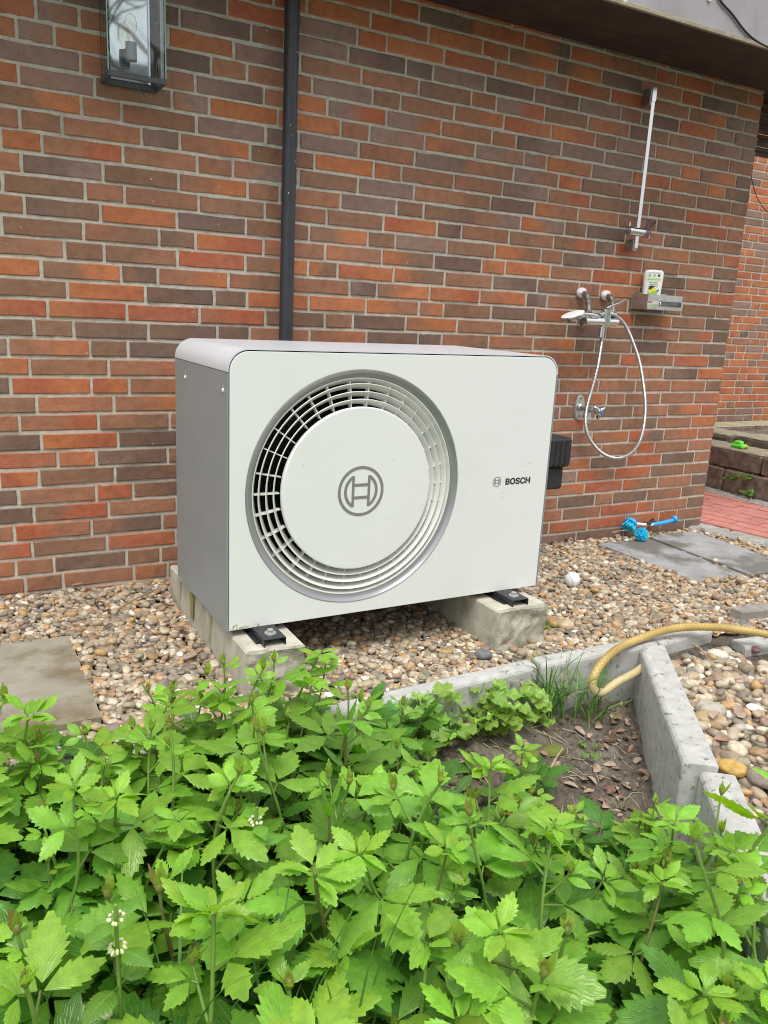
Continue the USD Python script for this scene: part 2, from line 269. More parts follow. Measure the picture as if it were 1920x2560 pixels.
# leaves: blade colour from the primvar tint, veins from the leaf's own coordinates, light passing through
def leaf_look(name, vein, gloss=0.31, trans=0.36, nv=7.0, slant=0.55):
    usdkit.material(stage, '/World/Looks/'+name, {
        'a': ('attribute', {'attribute': 'tint'}), 'uv': ('uvmap', {'attribute': 'st'}), 'x': ('separate_xyz', {}), 'g': ('geometry', {}), 'oi': ('object_info', {}),
        'ab': ('math', {'math_type': 'absolute'}), 'sl': ('math', {'math_type': 'multiply', 'value2': slant}), 'su': ('math', {'math_type': 'subtract'}), 'mu': ('math', {'math_type': 'multiply', 'value2': nv}), 'pp': ('math', {'math_type': 'pingpong', 'value2': 0.5}),
        'rv': ('rgb_ramp', {'ramp': [(0.0, (1, 1, 1)), (0.09, (0.5, 0.5, 0.5)), (0.2, (0, 0, 0))]}), 'rm': ('rgb_ramp', {'ramp': [(0.0, (1, 1, 1)), (0.05, (0.6, 0.6, 0.6)), (0.10, (0, 0, 0))]}), 'mx': ('math', {'math_type': 'maximum'}),
        'n': ('noise_texture', {'scale': 60.0, 'detail': 2.0}), 'rn': ('rgb_ramp', {'ramp': [(0.3, (0.80, 0.84, 0.8)), (0.7, (1.14, 1.12, 1.1))]}),
        'hs': ('hsv', {'saturation': 1.0, 'fac': 1.0}), 'hr': ('map_range', {'from_min': 0.0, 'from_max': 1.0, 'to_min': 0.485, 'to_max': 0.51}), 'vr': ('map_range', {'from_min': 0.0, 'from_max': 1.0, 'to_min': 0.82, 'to_max': 1.15}),
        'm1': ('mix_color', {'blend_type': 'multiply', 'fac': 1.0, 'use_clamp': False}), 'mv': ('mix_color', {'b': vein}), 'vf': ('math', {'math_type': 'multiply', 'value2': 0.42}),
        'b': ('bump', {'strength': 0.38, 'distance': 0.0014, 'invert': True}),
        'p': ('principled_bsdf', {'roughness': gloss, 'specular_ior_level': 0.5}), 'tb': ('hsv', {'saturation': 1.1, 'value': 1.45}), 't': ('translucent_bsdf', {}), 's': ('mix_closure', {'fac': trans})},
        [('uv.UV', 'x.vector'), ('x.x', 'ab.value1'), ('ab.value', 'sl.value1'), ('x.y', 'su.value1'), ('sl.value', 'su.value2'), ('su.value', 'mu.value1'), ('mu.value', 'pp.value1'), ('pp.value', 'rv.fac'), ('ab.value', 'rm.fac'),
         ('rv.color', 'mx.value1'), ('rm.color', 'mx.value2'), ('mx.value', 'vf.value1'), ('g.position', 'n.vector'), ('n.fac', 'rn.fac'), ('oi.random', 'hr.value'), ('oi.random', 'vr.value'), ('hr.result', 'hs.hue'), ('vr.result', 'hs.value'), ('a.color', 'hs.color'),
         ('hs.color', 'm1.a'), ('rn.color', 'm1.b'), ('m1.result', 'mv.a'), ('vf.value', 'mv.fac'), ('mv.result', 'p.base_color'), ('mx.value', 'b.height'), ('b.normal', 'p.normal'), ('m1.result', 'tb.color'), ('tb.color', 't.color'), ('p.BSDF', 's.closure1'), ('t.BSDF', 's.closure2')], surface='s.closure')
leaf_look('leaf_green', (0.22, 0.40, 0.09))
leaf_look('leaf_corrugated', (0.30, 0.46, 0.08), nv=11.0, trans=0.42)
leaf_look('leaf_round', (0.30, 0.44, 0.14), nv=4.0, slant=1.2)
# window-pane glass and the lantern's mirror-bright back plate
for nm, tint in (('pane_glass', (0.94, 0.97, 0.96)), ('pane_edge', None)):
    if tint is None: look(nm, (0.25, 0.48, 0.38), rough=0.15, spec=0.8)
    else:
        usdkit.material(stage, '/World/Looks/'+nm, {'f': ('fresnel', {'IOR': 1.5}), 't': ('transparent_bsdf', {'color': tint}), 'g': ('glossy_bsdf', {'roughness': 0.02, 'color': (1, 1, 1)}), 's': ('mix_closure', {})},
            [('f.fac', 's.fac'), ('t.BSDF', 's.closure1'), ('g.BSDF', 's.closure2')], surface='s.closure')
usdkit.material(stage, '/World/Looks/clear_plastic', {'f': ('fresnel', {'IOR': 1.25}), 't': ('transparent_bsdf', {'color': (0.90, 0.86, 0.95)}), 'g': ('glossy_bsdf', {'roughness': 0.08, 'color': (1, 1, 1)}), 's': ('mix_closure', {})},
            [('f.fac', 's.fac'), ('t.BSDF', 's.closure1'), ('g.BSDF', 's.closure2')], surface='s.closure')
usdkit.material(stage, '/World/Looks/bulb_glass', {'f': ('fresnel', {'IOR': 1.06}), 't': ('transparent_bsdf', {'color': (0.97, 0.95, 0.9)}), 'g': ('glossy_bsdf', {'roughness': 0.03, 'color': (1, 1, 1)}), 's': ('mix_closure', {})},
            [('f.fac', 's.fac'), ('t.BSDF', 's.closure1'), ('g.BSDF', 's.closure2')], surface='s.closure')
look('mirror_plate', (0.62, 0.64, 0.68), rough=0.03, metal=1.0)
# yellow hose: woven diamond pattern under the skin
usdkit.material(stage, '/World/Looks/hose_yellow', {'uv': ('uvmap', {'attribute': 'st'}), 'x': ('separate_xyz', {}),
    'a1': ('math', {'math_type': 'multiply', 'value2': 6.283*4}), 'a2': ('math', {'math_type': 'multiply', 'value2': 6.283*4}), 'pl': ('math', {'math_type': 'add'}), 'mi': ('math', {'math_type': 'subtract'}), 's1': ('math', {'math_type': 'sine'}), 's2': ('math', {'math_type': 'sine'}), 'mx': ('math', {'math_type': 'maximum'}),
    'r': ('rgb_ramp', {'ramp': [(0.55, (0.44, 0.315, 0.085)), (0.95, (0.53, 0.40, 0.15))]}), 'g': ('geometry', {}), 'n': ('noise_texture', {'scale': 9.0, 'detail': 4.0}), 'rn': ('rgb_ramp', {'ramp': [(0.35, (0.72, 0.68, 0.62)), (0.6, (1, 1, 1))]}), 'm': ('mix_color', {'blend_type': 'multiply', 'fac': 1.0}), 'p': ('principled_bsdf', {'roughness': 0.45})},
    [('uv.UV', 'x.vector'), ('x.x', 'a1.value1'), ('x.y', 'a2.value1'), ('a1.value', 'pl.value1'), ('a2.value', 'pl.value2'), ('a1.value', 'mi.value1'), ('a2.value', 'mi.value2'), ('pl.value', 's1.value1'), ('mi.value', 's2.value1'), ('s1.value', 'mx.value1'), ('s2.value', 'mx.value2'), ('mx.value', 'r.fac'),
     ('g.position', 'n.vector'), ('n.fac', 'rn.fac'), ('r.color', 'm.a'), ('rn.color', 'm.b'), ('m.result', 'p.base_color')], surface='p.BSDF')
# metal shower hose: fine spiral ridges
usdkit.material(stage, '/World/Looks/hose_metal', {'uv': ('uvmap', {'attribute': 'st'}), 'x': ('separate_xyz', {}), 'a': ('math', {'math_type': 'multiply', 'value2': 6.283*14}), 's': ('math', {'math_type': 'sine'}), 'b': ('bump', {'strength': 0.6, 'distance': 0.002}), 'p': ('principled_bsdf', {'roughness': 0.28, 'metallic': 0.9, 'base_color': (0.62, 0.63, 0.65)})},
    [('uv.UV', 'x.vector'), ('x.y', 'a.value1'), ('a.value', 's.value1'), ('s.value', 'b.height'), ('b.normal', 'p.normal')], surface='p.BSDF')
# ------------------------------------------------------------------ ground heights
def gz(x, y):
    """gravel level"""
    w = np.clip(-np.asarray(y, float)/1.05, 0, 1)
    return (-0.038-0.019*np.clip(x, -1, 3.7))*(1-w)+(-0.076)*w
def kerb_x(y):   # left face of the tall kerb
    return 1.975+(y+1.15)*(0.435/0.575)
def soil_z(x, y):
    x, y = np.asarray(x, float), np.asarray(y, float)
    t = np.clip((-1.17-y)/0.6, 0, 1.2)
    return -0.20-0.13*t-0.05*np.clip((x-1.2)/0.6, 0, 1)
U = 0.0625          # height of a course
S = 0.2462          # length of a stretcher with its joint
CORNER = 3.639
COL = {'o': (0.455, 0.158, 0.063), 'm': (0.325, 0.146, 0.084), 'b': (0.250, 0.132, 0.080), 'd': (0.176, 0.108, 0.080), 'g': (0.272, 0.172, 0.135), 'r': (0.39, 0.115, 0.054)}
ZOOM = {'A': (0, 0, 400/1659), 'B': (0, 500, 400/1659), 'C': (0, 1000, 500/1659), 'D': (340, 0, 420/1659), 'E': (340, 430, 420/1659), 'F': (700, 0, 500/1659), 'G': (700, 450, 500/1659),
        'H': (1140, 0, 420/1659), 'I': (1140, 430, 420/1659), 'J': (1500, 100, 420/1659), 'K': (1500, 600, 420/1659), 'L': (1350, 950, 500/1659), 'N': (1380, 700, 340/1567)}
# joints along each course, bottom course last: colour of the first brick, then (joint, colour) pairs
WALL = {
33: 'H r 30 r 565 r 1040 d 1480 b|J 685 d 1045 r 1220 d 1390 o',
32: 'F r 920 r 1160 d 1610 r|H 175 r 680 rd 1140 r 1575 m|J 152 m 565 r 760 r 1125 b 1470 r',
31: 'D r 1365 r|F 230 o 755 r 1238 o|H 270 r 530 bo 1005 do 1445 d|J 430 m 815 r 1010 d 1355 o',
30: 'D d 905 r 1560 g|F 645 r 890 o 1365 r|H 395 o 885 g 1108 rm 1535 r|J 515 m 890 bo 1250 g 1430 g',
29: 'A b 630 d|D 435 d 1140 b 1470 g|F 568 d 1047 d 1275 g|H 298 d 780 d 1225 g 1635 m|J 415 d 790 r 1150 g 1330 g',
28: 'A g 820 m|D 318 o 968 g|F 172 m 680 m 1157 b|H 155 m 405 gr 878 b 1310 m|J 297 b 685 g 1045 g 1395 g',
27: 'A o 172 g 562 o|D 745 m 1100 m|F 270 g 770 b 1003 m 1450 m|H 478 ro 945 or 1383 m 1590 g|J 555 m 925 m 1280 m',
26: 'A g 832 m|D 588 g 1265 mo|F 395 gr 887 gr 1342 m|H 360 m 600 g 1048 g 1475 g|J 430 g 805 o 990 bo 1345 d',
25: 'A o 195 g 980 b|D 360 g 722 o 1405 o|F 505 m 745 g 1203 m|H 197 g 675 g 900 o 1345 g|J 325 or 700 m 1060 o 1240 b',
24: 'A bo 845 m 1265 m|D 600 g 1285 d|F 160 g 655 m 1120 g 1545 m|H 101 m 575 g 1020 r 1240 b|J 218 m 600 m 960 b 1300 b',
23: 'A m 205 b 645 m 1470 g|D 435 mo 1130 b|F 290 o 780 m 1010 m 1445 m|I 465 g 915 mr 1335 b|J 300 b 490 b 850 r 1200 m',
22: 'A m 5 o 437 mr 1275 m|D 608 m 960 mg|F 158 b 650 g 1115 m 1545 m|I 100 b 345 d 780 m 1210 m 1610 b|J 565 b 920 r 1260 m',
21: 'A m 225 g 1070 b|E 420 mo 1105 b 1420 m|G 505 g 970 b 1195 b 1620 b|I 190 g 645 og 1080 b 1293 d|J 258 m|K 635 d 812 b 1160 b',
20: 'A m 25 b 885 m 1295 m|E 620 b 1275 b|G 388 b 860 ro 1305 d 1508 m|I 530 b 968 br 1380 d 1577 r|K 528 m 888 m 1225 r',
19: 'B m 250 d 1045 o|E 405 d 1087 b|G 243 bo 730 b 960 g 1388 b|I 390 ob 845 m 1060 d 1465 r|K 420 m 780 m 1122 b',
18: 'B d 15 b 868 mb 1650 b|E 592 or 1260 m|G 378 m 848 ob 1280 d|I 258 o 490 o 937 m 1350 r|K 310 or 480 d 850 m 1185 b',
17: 'B m 670 b 1080 bm|E 410 r 1082 bo|G 235 ob 480 r 945 ob 1370 m|I 365 d 808 b 1220 m 1425 o|K 387 d 745 m 1085 r',
16: 'B o 430 bo 1258 b 1640 mo|E 915 mb|G 580 d 805 bo 1243 or|I 237 o 695 d 905 mb 1318 b|K 280 d 635 b 812 b 1147 b',
15: 'B b 700 o 1510 d|E 775 d 1100 o|G 240 o 715 om 1155 m 1360 b|I 350 d 788 r 1200 m|K 165 r 345 bo 710 bm 1045 d',
14: 'B r 495 or 1318 r|E 630 r 1278 b|G 375 b 607 d 1045 o 1472 m|I 468 b 685 mb 1098 d 1485 b|K 430 m 785 br 1115 d',
13: 'B b 765 d 1540 d|E 808 d 1125 m|G 248 m 720 d 1147 d 1345 mb|I 325 m 765 mo 1178 d 1375 b|K 318 d 672 m 1013 d',
12: 'B g 85 mo 935 b 1328 d|I 859 m 1250 b|K 205 r 392 m 733 r 1075 d',
11: 'B o 310 m 1128 m|N 430 m 868 m|K 632 d 968 o',
10: 'B d 110 ro 950 r 1340 m|N 90 m 543 m 970 m|K 705 m 1045 d',
9: 'C b 305 m 945 mo|N 185 m 635 b 845 m 1255 m|K 935 m',
8: 'C m 162 mr 817 b 1408 m|L 167 b 467 d 775 m 1063 bo 1340 r',
7: 'C d 345 or 980 d|L 370 b 680 b 975 m 1257 o',
6: 'C r 480 o 800 d 1392 b|L 270 m 435 m 740 rd 1030 m 1310 m',
5: 'C ro 325 b 955 d|L 513 m 803 r 955 m 1233 m',
4: 'C d 155 m 800 r 1105 b|L 422 d 722 r 1010 d 1283 m',
3: 'C d 282 br 903 m|L 308 rb 622 r 920 b 1198 m',
2: 'C m 120 rm 760 md 1345 m|L 373 r 688 rb 980 m 1258 d',
1: 'C r 268 b 890 r 1460 m|L 148 d 458 m 607 d 890 m 1175 b',
0: 'C m 450 d 1050 b 1332 b|L 188 bm 505 r 807 r 950 m 1222 d',
-1: 'L b 78 r 398 r 710 m 990 r 1140 m',
-2: 'L d 300 d 700 b 1000 d 1200 d'}
def x_at(px, py_guess_z):
    """X on the wall face where the pixel column px meets the height z"""
    lo, hi = -2.0, 6.0
    for _ in range(40):
        m = (lo+hi)/2
        if project([[m, 0, py_guess_z]])[0, 0] < px: lo = m
        else: hi = m
    return lo
def courses():
    r = np.random.default_rng(3)
    for j, text in WALL.items():
        z = (j+.5)*U; items = []
        for part in text.split('|'):
            tk = part.split(); ox, oy, s = ZOOM[tk[0]]; tk = tk[1:]
            if tk[0].isalpha(): first, tk = (tk[0] if not items else None), tk[1:]
            else: first = None
            if first: items.append((None, first))
            for a, b in zip(tk[::2], tk[1::2]): items.append((x_at(ox+float(a)*s, z), b))
        xs = [i[0] for i in items[1:]]; cols = [i[1] for i in items]
        out = []
        x = xs[0]; k = 0                              # to the left of what the photograph shows
        left = []
        while x > -0.75:
            w = S if r.random() < .7 else S/2
            left.append((x-w, x, cols[0] if k == 0 else r.choice(list('mbdogmr')))); x -= w; k += 1
        out += left[::-1]
        for i, a in enumerate(xs):
            b = xs[i+1] if i+1 < len(xs) else CORNER+.006
            c = cols[i+1]
            n = max(1, int(round((b-a)/S))) if (b-a) > 1.33*S else 1
            if n == 1: out.append((a, b, c))
            else:
                for q in range(n): out.append((a+(b-a)*q/n, a+(b-a)*(q+1)/n, c if q == 0 else r.choice(list('mbdogmr'))))
        yield j, out
def brick_mesh(L, h, colour, r, depth=0.03, proud=0.0, flip=None, nx=6):
    """one brick: front face in the xz plane looking to -y, origin at its lower left front corner"""
    e = 0.0028
    xs = np.r_[0, e, np.linspace(e, L-e, nx)[1:-1], L-e, L]; zs = np.array([0, e, h*.5, h-e, h])
    X, Z = np.meshgrid(xs, zs, indexing='ij'); Y = np.full_like(X, -proud)
    border = np.zeros_like(X, bool); border[[0, -1]] = True; border[:, [0, -1]] = True
    Y[border] += e*.9
    X = X+np.where(border, r.normal(0, .0007, X.shape), 0); Z = Z+np.where(border, r.normal(0, .0009, X.shape), 0)
    if r.random() < .32:                              # a chipped arris
        i = r.integers(1, len(xs)-1); k = r.choice([0, -1]); Z[i, k] += (.006 if k == 0 else -.006); Y[i, k] += .002
    Y += r.normal(0, .0004, X.shape)+(X/L-.5)*r.normal(0, .0009)+(Z/h-.5)*r.normal(0, .0006)
    front = grid_mesh(np.stack([X, Y, Z], -1)); n, m = X.shape
    idx = np.arange(n*m).reshape(n, m)
    loop = np.r_[idx[:, 0], idx[-1, 1:], idx[-2::-1, -1], idx[0, -2:0:-1]]
    V = front.vertices; back = V[loop].copy(); back[:, 1] = depth
    k = len(V); q = len(loop); a = np.arange(q); b = (a+1) % q
    F = np.vstack([front.faces, np.stack([loop[a], k+a, loop[b]], 1), np.stack([loop[b], k+a, k+b], 1)])
    VV = np.vstack([V, back]); mesh = M(VV, F)
    # colour along the brick
    t = np.clip(VV[:, 0]/L, 0, 1); c1 = np.array(COL[colour[0]]); c2 = np.array(COL[colour[-1]])
    c0 = r.uniform(.36, .62); wd = r.uniform(.08, .22)
    s = np.clip((t-c0+wd+.25*(VV[:, 2]/h-.5)*r.normal(0, .5))/(2*wd), 0, 1); s = s*s*(3-2*s)
    if len(colour) == 1:                              # faint drift towards a neighbouring tone
        near = {'o': 'rm', 'm': 'ob', 'b': 'md', 'd': 'gb', 'g': 'md', 'r': 'om'}[colour]
        c2 = np.array(COL[r.choice(list(near))]); s = s*r.choice([.1, .3, .5, .75])
        if r.random() < .5: s = (s.max()-s)
    col = c1[None]*(1-s[:, None])+c2[None]*s[:, None]
    col *= r.uniform(.9, 1.1)
    return mesh, np.clip(col, .01, .9)
def bricks_into(wall, todo, limit=300):
    """todo: (mesh, colours, size): the largest become parts of their own, the rest one part"""
    order = np.argsort([-t[2] for t in todo]); keep = set(order[:limit].tolist())
    for i, (m, c, s) in enumerate(todo):
        if i in keep: obj('brick', m, 'fired_brick', wall, prim={'bcol': c})
    rest = [todo[i] for i in range(len(todo)) if i not in keep]
    if rest:
        obj('bricks', cat_(*[t[0] for t in rest]), 'fired_brick', wall, prim={'bcol': np.vstack([t[1] for t in rest])}, kind='stuff')
def px_area(a, b, z0, z1, y=0.0):
    p = project([[a, y, z0], [b, y, z0], [b, y, z1], [a, y, z1]])
    c = p.mean(0)
    if not (-40 < c[0] < 1960 and -40 < c[1] < 2600): return 0.0
    x, q = p[:, 0], p[:, 1]; return abs(np.dot(x, np.roll(q, 1))-np.dot(q, np.roll(x, 1)))/2

wall = thing('brick_wall', 'near house wall of mixed brown, orange and red bricks behind the white heat pump', 'wall')
todo = []; J = 0.0109
_unit = sg.Polygon([(450, 870), (1395, 900), (1345, 1470), (567, 1580), (445, 1430)])
for j, row in courses():
    for a, b, c in row:
        r = np.random.default_rng((j+5)*1000+int((a+2)*200))
        m, col = brick_mesh(b-a-J, U-J, c, r, proud=max(-.001, r.normal(.0005, .0009)))
        m.apply_translation([a+J/2, 0, j*U+J/2+r.normal(0, .0007)])
        size = px_area(a, b, j*U, j*U+U)
        if size and _unit.contains(sg.Point(*project([[(a+b)/2, 0, (j+.5)*U]])[0])): size = 0
        if project([[a, 0, 0]])[0, 0] > 1900: size = 0
        todo.append((m, col, size))
# the return wall round the corner, its headers and stretchers in the same courses
for j in WALL:
    y = 0.115 if j % 2 else 0.0
    while y < 2.2:
        w = S if (j*7+int(y*10)) % 3 else S/2
        r = np.random.default_rng(9000+j*50+int(y*100)); m, col = brick_mesh(w-J, U-J, str(r.choice(list('mbdogmr'))), r)
        m.apply_transform(trimesh.transformations.rotation_matrix(PI/2, [0, 0, 1])); m.apply_translation([CORNER+.004, y+J/2+(.012 if y == 0 else 0), j*U+J/2])
        todo.append((m, col, 0)); y += w
bricks_into(wall, todo)
mort = cat_(grid_mesh(np.stack(np.meshgrid(np.linspace(-.9, CORNER-.004, 90), [0.0], np.linspace(-.3, 2.2, 60), indexing='ij'), -1)[:, 0]), )
mort.vertices[:, 1] = 0.0042+noise(mort.vertices, 14)*.0025
side = grid_mesh(np.stack(np.meshgrid([CORNER-.004], np.linspace(0.0042, 2.3, 50), np.linspace(-.3, 2.2, 50), indexing='ij'), -1)[0])
obj('mortar', cat_(mort, side), 'mortar', wall)

# far wall beyond the paved path
far = thing('brick_wall', 'far brick wall of small orange and grey bricks beyond the paved path, lit brightly', 'wall')
FY = 2.0; todo = []
rf = np.random.default_rng(77)
for j in range(-3, 46):
    x = 4.6+rf.uniform(0, .2)
    while x < 8.2:
        w = S if rf.random() < .68 else S/2
        c = str(rf.choice(['o', 'o', 'r', 'ro', 'm', 'm', 'g', 'd', 'om', 'o', 'g', 'rm']))
        m, col = brick_mesh(w-J, U-J, c, rf, nx=4); m.apply_translation([x+J/2, FY, j*U+J/2])
        p = project([[x+w/2, FY, j*U+.03]])[0]
        vis = px_area(x, x+w, j*U, j*U+U, FY) if (1690 < p[0] < 1935 and 340 < p[1] < 1110) else 0
        todo.append((m, col, vis)); x += w
bricks_into(far, todo)
obj('mortar', box(4.4, FY+.004, -.4, 8.4, FY+.2, 3.0), 'mortar', far)

# ------------------------------------------------------------------ eave: boarded soffit, metal fascia
eave = thing('roof_eave', 'dark boarded eave with grey metal fascia above the near brick wall', 'roof')
SZ = 2.078
yb = [0.06, -.035, -.125, -.215, -.305, -.395]
for a, b in zip(yb[:-1], yb[1:]):
    obj('soffit_board', box(-1.2, b+.0015, SZ, 4.3, a-.0015, SZ+.02, .0015), 'soffit_wood', eave)
obj('soffit_board', box(CORNER+.03, .063, SZ, 4.3, .16, SZ+.02, .0015), 'soffit_wood', eave)
obj('backing', box(-1.2, -.39, SZ+.021, 4.3, 2.4, SZ+.06), 'soffit_wood', eave)
obj('fascia', box(-1.2, -.42, SZ-.004, 4.32, -.397, SZ+.5, .003), 'fascia_metal', eave)
obj('drip_edge', box(-1.2, -.427, SZ-.010, 4.32, -.4205, SZ+.004, .001), 'stone_top', eave)
obj('roof_slab', box(-1.2, -.41, SZ+.5, 4.33, 2.6, SZ+.56), 'roof_tile', eave)
for (x, y) in ((1560, -2), (1772, -4)):
    p = at_y(x, y, -.421)
    k = lathe([(0, 0), (.012, .001), (.011, .006), (0, .009)], 14, 'y'); k.apply_translation(p); obj('fixing_cap', k, 'plastic_white', eave)
pts = [at_y(x, y, -.426) for x, y in ((1790, -30), (1800, 0), (1826, 30), (1850, 62), (1875, 90), (1920, 118), (1960, 135))]
obj('cable', tube(smooth_path(pts, 40), .0042, 6), 'cable_black', None, smooth=True, label='thin black cable hanging across the grey fascia at upper right', cat='cable')
pts = [np.array([CORNER+.01, .02, 1.62])]+[at_y(x, y, .15) for x, y in ((1884, 468), (1891, 490), (1903, 512), (1922, 532), (1950, 545))]
obj('cable', tube(smooth_path(pts, 40), .0022, 6), 'cable_black', None, smooth=True, label='thin cable drooping from the wall corner in front of the far brick wall', cat='cable')
# rolled reed blind at the corner under the eave
bl = thing('reed_blind', 'dark brown rolled reed blind hanging under the eave past the wall corner', 'blind', (3.82, .14, 0))
for k in range(12):
    zt = SZ-.012-k*.0205
    s_ = cyl((-.055, 0, zt), (.30, 0, zt), .0125-.002*(k % 3 == 1), 8); s_.apply_translation([0, .012*math.sin(k*1.9), 0]); obj('reed', s_, 'reed_brown', bl, smooth=50)
obj('cord', cyl((-.03, -.014, SZ-.27), (-.03, -.014, SZ), .003, 6), 'cable_black', bl)

# ------------------------------------------------------------------ ground sheets
def sheet(name, poly, zf, step, look_, kind='structure', label=None, cat=None, jag=0.0):
    x0, y0, x1, y1 = poly.bounds
    xs, ys = np.arange(x0, x1+step, step), np.arange(y0, y1+step, step)
    X, Y = np.meshgrid(xs, ys, indexing='ij'); Z = zf(X, Y)
    g = grid_mesh(np.stack([X, Y, Z], -1))
    import shapely
    c = g.triangles_center; ok = shapely.contains_xy(poly, c[:, 0], c[:, 1]); g.update_faces(ok); g.remove_unreferenced_vertices()
    if g.face_normals[:, 2].mean() < 0: g.invert()
    return obj(name, g, look_, None, smooth=True, kind=kind, label=label, cat=cat)
far_g = M([[-40, -40, -.62], [40, -40, -.62], [40, 40, -.62], [-40, 40, -.62]], [[0, 1, 2, 3]])
obj('ground', far_g, 'lawn', None, kind='structure', label='garden ground far around the house', cat='ground')
gravel_area = sg.Polygon([(-1.2, .02), (3.72, .02), (3.66, -.05), (3.78, -.33), (4.1, -1.3), (4.3, -2.6), (1.1, -2.7), (1.12, -2.5), (kerb_x(-2.4)+.085, -2.4), (kerb_x(-1.25)+.07, -1.25), (2.06, -1.13), (-1.2, -1.115)])
sheet('gravel_bed', gravel_area, lambda x, y: gz(x, y)-.040-(.03*np.clip((-1.17-y)/.2, 0, 1)), .02, 'gravel_ground', label='dark ground under the gravel', cat='ground')
bed = sg.Polygon([(-1.6, -1.15), (2.02, -1.15), (kerb_x(-2.5)+.03, -2.5), (kerb_x(-2.5), -3.4), (-1.6, -3.4)])
def soil_surface(x, y):
    p = np.stack([x, y, 0*x], -1)
    return soil_z(x, y)+.022*(meshkit.fbm(p*9, 4, 3)-.5)*2+.016*(meshkit.fbm(p*40, 3, 8)-.5)*2
sheet('soil_bed', bed, soil_surface, .012, 'soil', label='dark crumbly planting soil inside the concrete kerbs', cat='soil')

# paved path of red bricks and its grey edging stones
pave = thing('paved_path', None, None, kind='structure')
tag(pave, 'red brick path round the corner of the near house', 'path')
obj('joint_bed', M([[3.66, -1.9, -.118], [4.62, -1.9, -.118], [4.62, 2.0, -.118], [3.66, 2.0, -.118]], [[0, 1, 2, 3]]), 'paver_joint', pave)
rp = np.random.default_rng(21); cnt = 0
outline = sg.Polygon([(3.700, .03), (3.667, .2), (3.667, 1.9), (4.43, 1.9), (4.43, -1.9), (4.06, -1.9)])
ax_, nx_ = np.array([.187, -.982]), np.array([.982, .187]); org = np.array([3.70, .03])
for row in range(-1, 9):
    s = -2.0+(.1 if row % 2 else 0)
    while s < 2.0:
        c4 = [org+ax_*(s+u)+nx_*(row*.102+w) for u, w in ((.0022, .0022), (.1978, .0022), (.1978, .0998), (.0022, .0998))]; s += .2
        g = sg.Polygon(c4).intersection(outline.buffer(-.001))
        if g.is_empty or g.geom_type != 'Polygon' or g.area < .0006: continue
        zt = -.1+rp.normal(0, .0013); lo = trimesh.creation.extrude_polygon(g, .045, engine='earcut'); lo.apply_translation([0, 0, zt-.048]); gi = g.buffer(-.003)
        if gi.geom_type == 'Polygon' and not gi.is_empty:
            hi = trimesh.creation.extrude_polygon(gi, .003, engine='earcut'); hi.apply_translation([0, 0, zt-.003]); lo = cat_(lo, hi)
        obj('paver', lo, 'paver_red', pave)
s = -.02
while s < 2.0:
    L = rp.uniform(.16, .26); m = roughen(box(0, -.075, -.14, L-.01, .075, 0, .012), .004, 30, cnt, .03); cnt += 1
    m.apply_transform(np.array([[ax_[0], nx_[0], 0, 0], [ax_[1], nx_[1], 0, 0], [0, 0, -1, 0], [0, 0, 0, 1.0]]) @ np.diag([1, 1, -1, 1.0])); 
    if m.volume < 0: m.invert()
    q = org+ax_*s-nx_*.079; m.apply_translation([q[0], q[1], -.102+rp.normal(0, .002)]); obj('edging_stone', m, 'edge_stone', pave, smooth=35); s += L
y = .95
while y > -1.2:
    L = rp.uniform(.14, .24); m = roughen(box(-.045, 0, -.12, .045, L-.01, -.090, .012), .004, 30, cnt, .03); m.apply_translation([4.482, y-L, 0]); cnt += 1
    obj('edging_stone', m, 'edge_stone', pave, smooth=35); y -= L
# raised bed of rough stones
rb = thing('stone_raised_bed', 'raised bed of rough brown stone blocks beside the red path', 'raised bed')
def stone(x0, y0, z0, x1, y1, z1, seed):
    m = roughen(box(x0, y0, z0, x1, y1, z1, .012), .009, 11, seed, .03); m = roughen(m, .0045, 45, seed+50); return m
for i, (y0, y1) in enumerate(((1.2, .745), (.74, .60), (.594, .17), (.164, -.25), (-.256, -.7), (-.706, -1.1))):
    obj('stone_block', stone(4.535, y1, -.16, 4.78, y0, .052, i), 'bed_stone', rb, smooth=40)
for i, (y0, y1) in enumerate(((1.2, .79), (.785, .345), (.338, -.1), (-.106, -.55), (-.556, -1.1))):
    obj('stone_block', stone(4.55, y1, .056, 4.80, y0, .178, 20+i), 'bed_stone', rb, smooth=40)
    obj('cap', roughen(box(4.552, y1+.004, .170, 4.80, y0-.004, .187, .008), .004, 24, 40+i, .03), 'stone_top', rb, smooth=40)
for i, (y0, y1) in enumerate(((1.3, .86), (.855, .46), (.455, .05))):
    obj('stone_block', stone(4.86+.08*i, y1, .08, 5.12+.08*i, y0, .218, 30+i), 'bed_stone', rb, smooth=40)
    obj('cap', roughen(box(4.862+.08*i, y1+.004, .210, 5.12+.08*i, y0-.004, .227, .008), .004, 24, 60+i, .03), 'stone_top', rb, smooth=40)
for i, (x0, x1) in enumerate(((5.15, 5.6), (5.61, 6.1), (6.11, 6.6))):
    obj('stone_block', stone(x0, 1.55, .0, x1, 1.78, .158, 70+i), 'bed_stone', rb, smooth=40)
    obj('cap', roughen(box(x0, 1.552, .150, x1, 1.778, .167, .008), .004, 24, 80+i, .03), 'stone_top', rb, smooth=40)
obj('soil_fill', box(4.7, -1.2, -.1, 7.6, 1.9, .125), 'soil', rb)
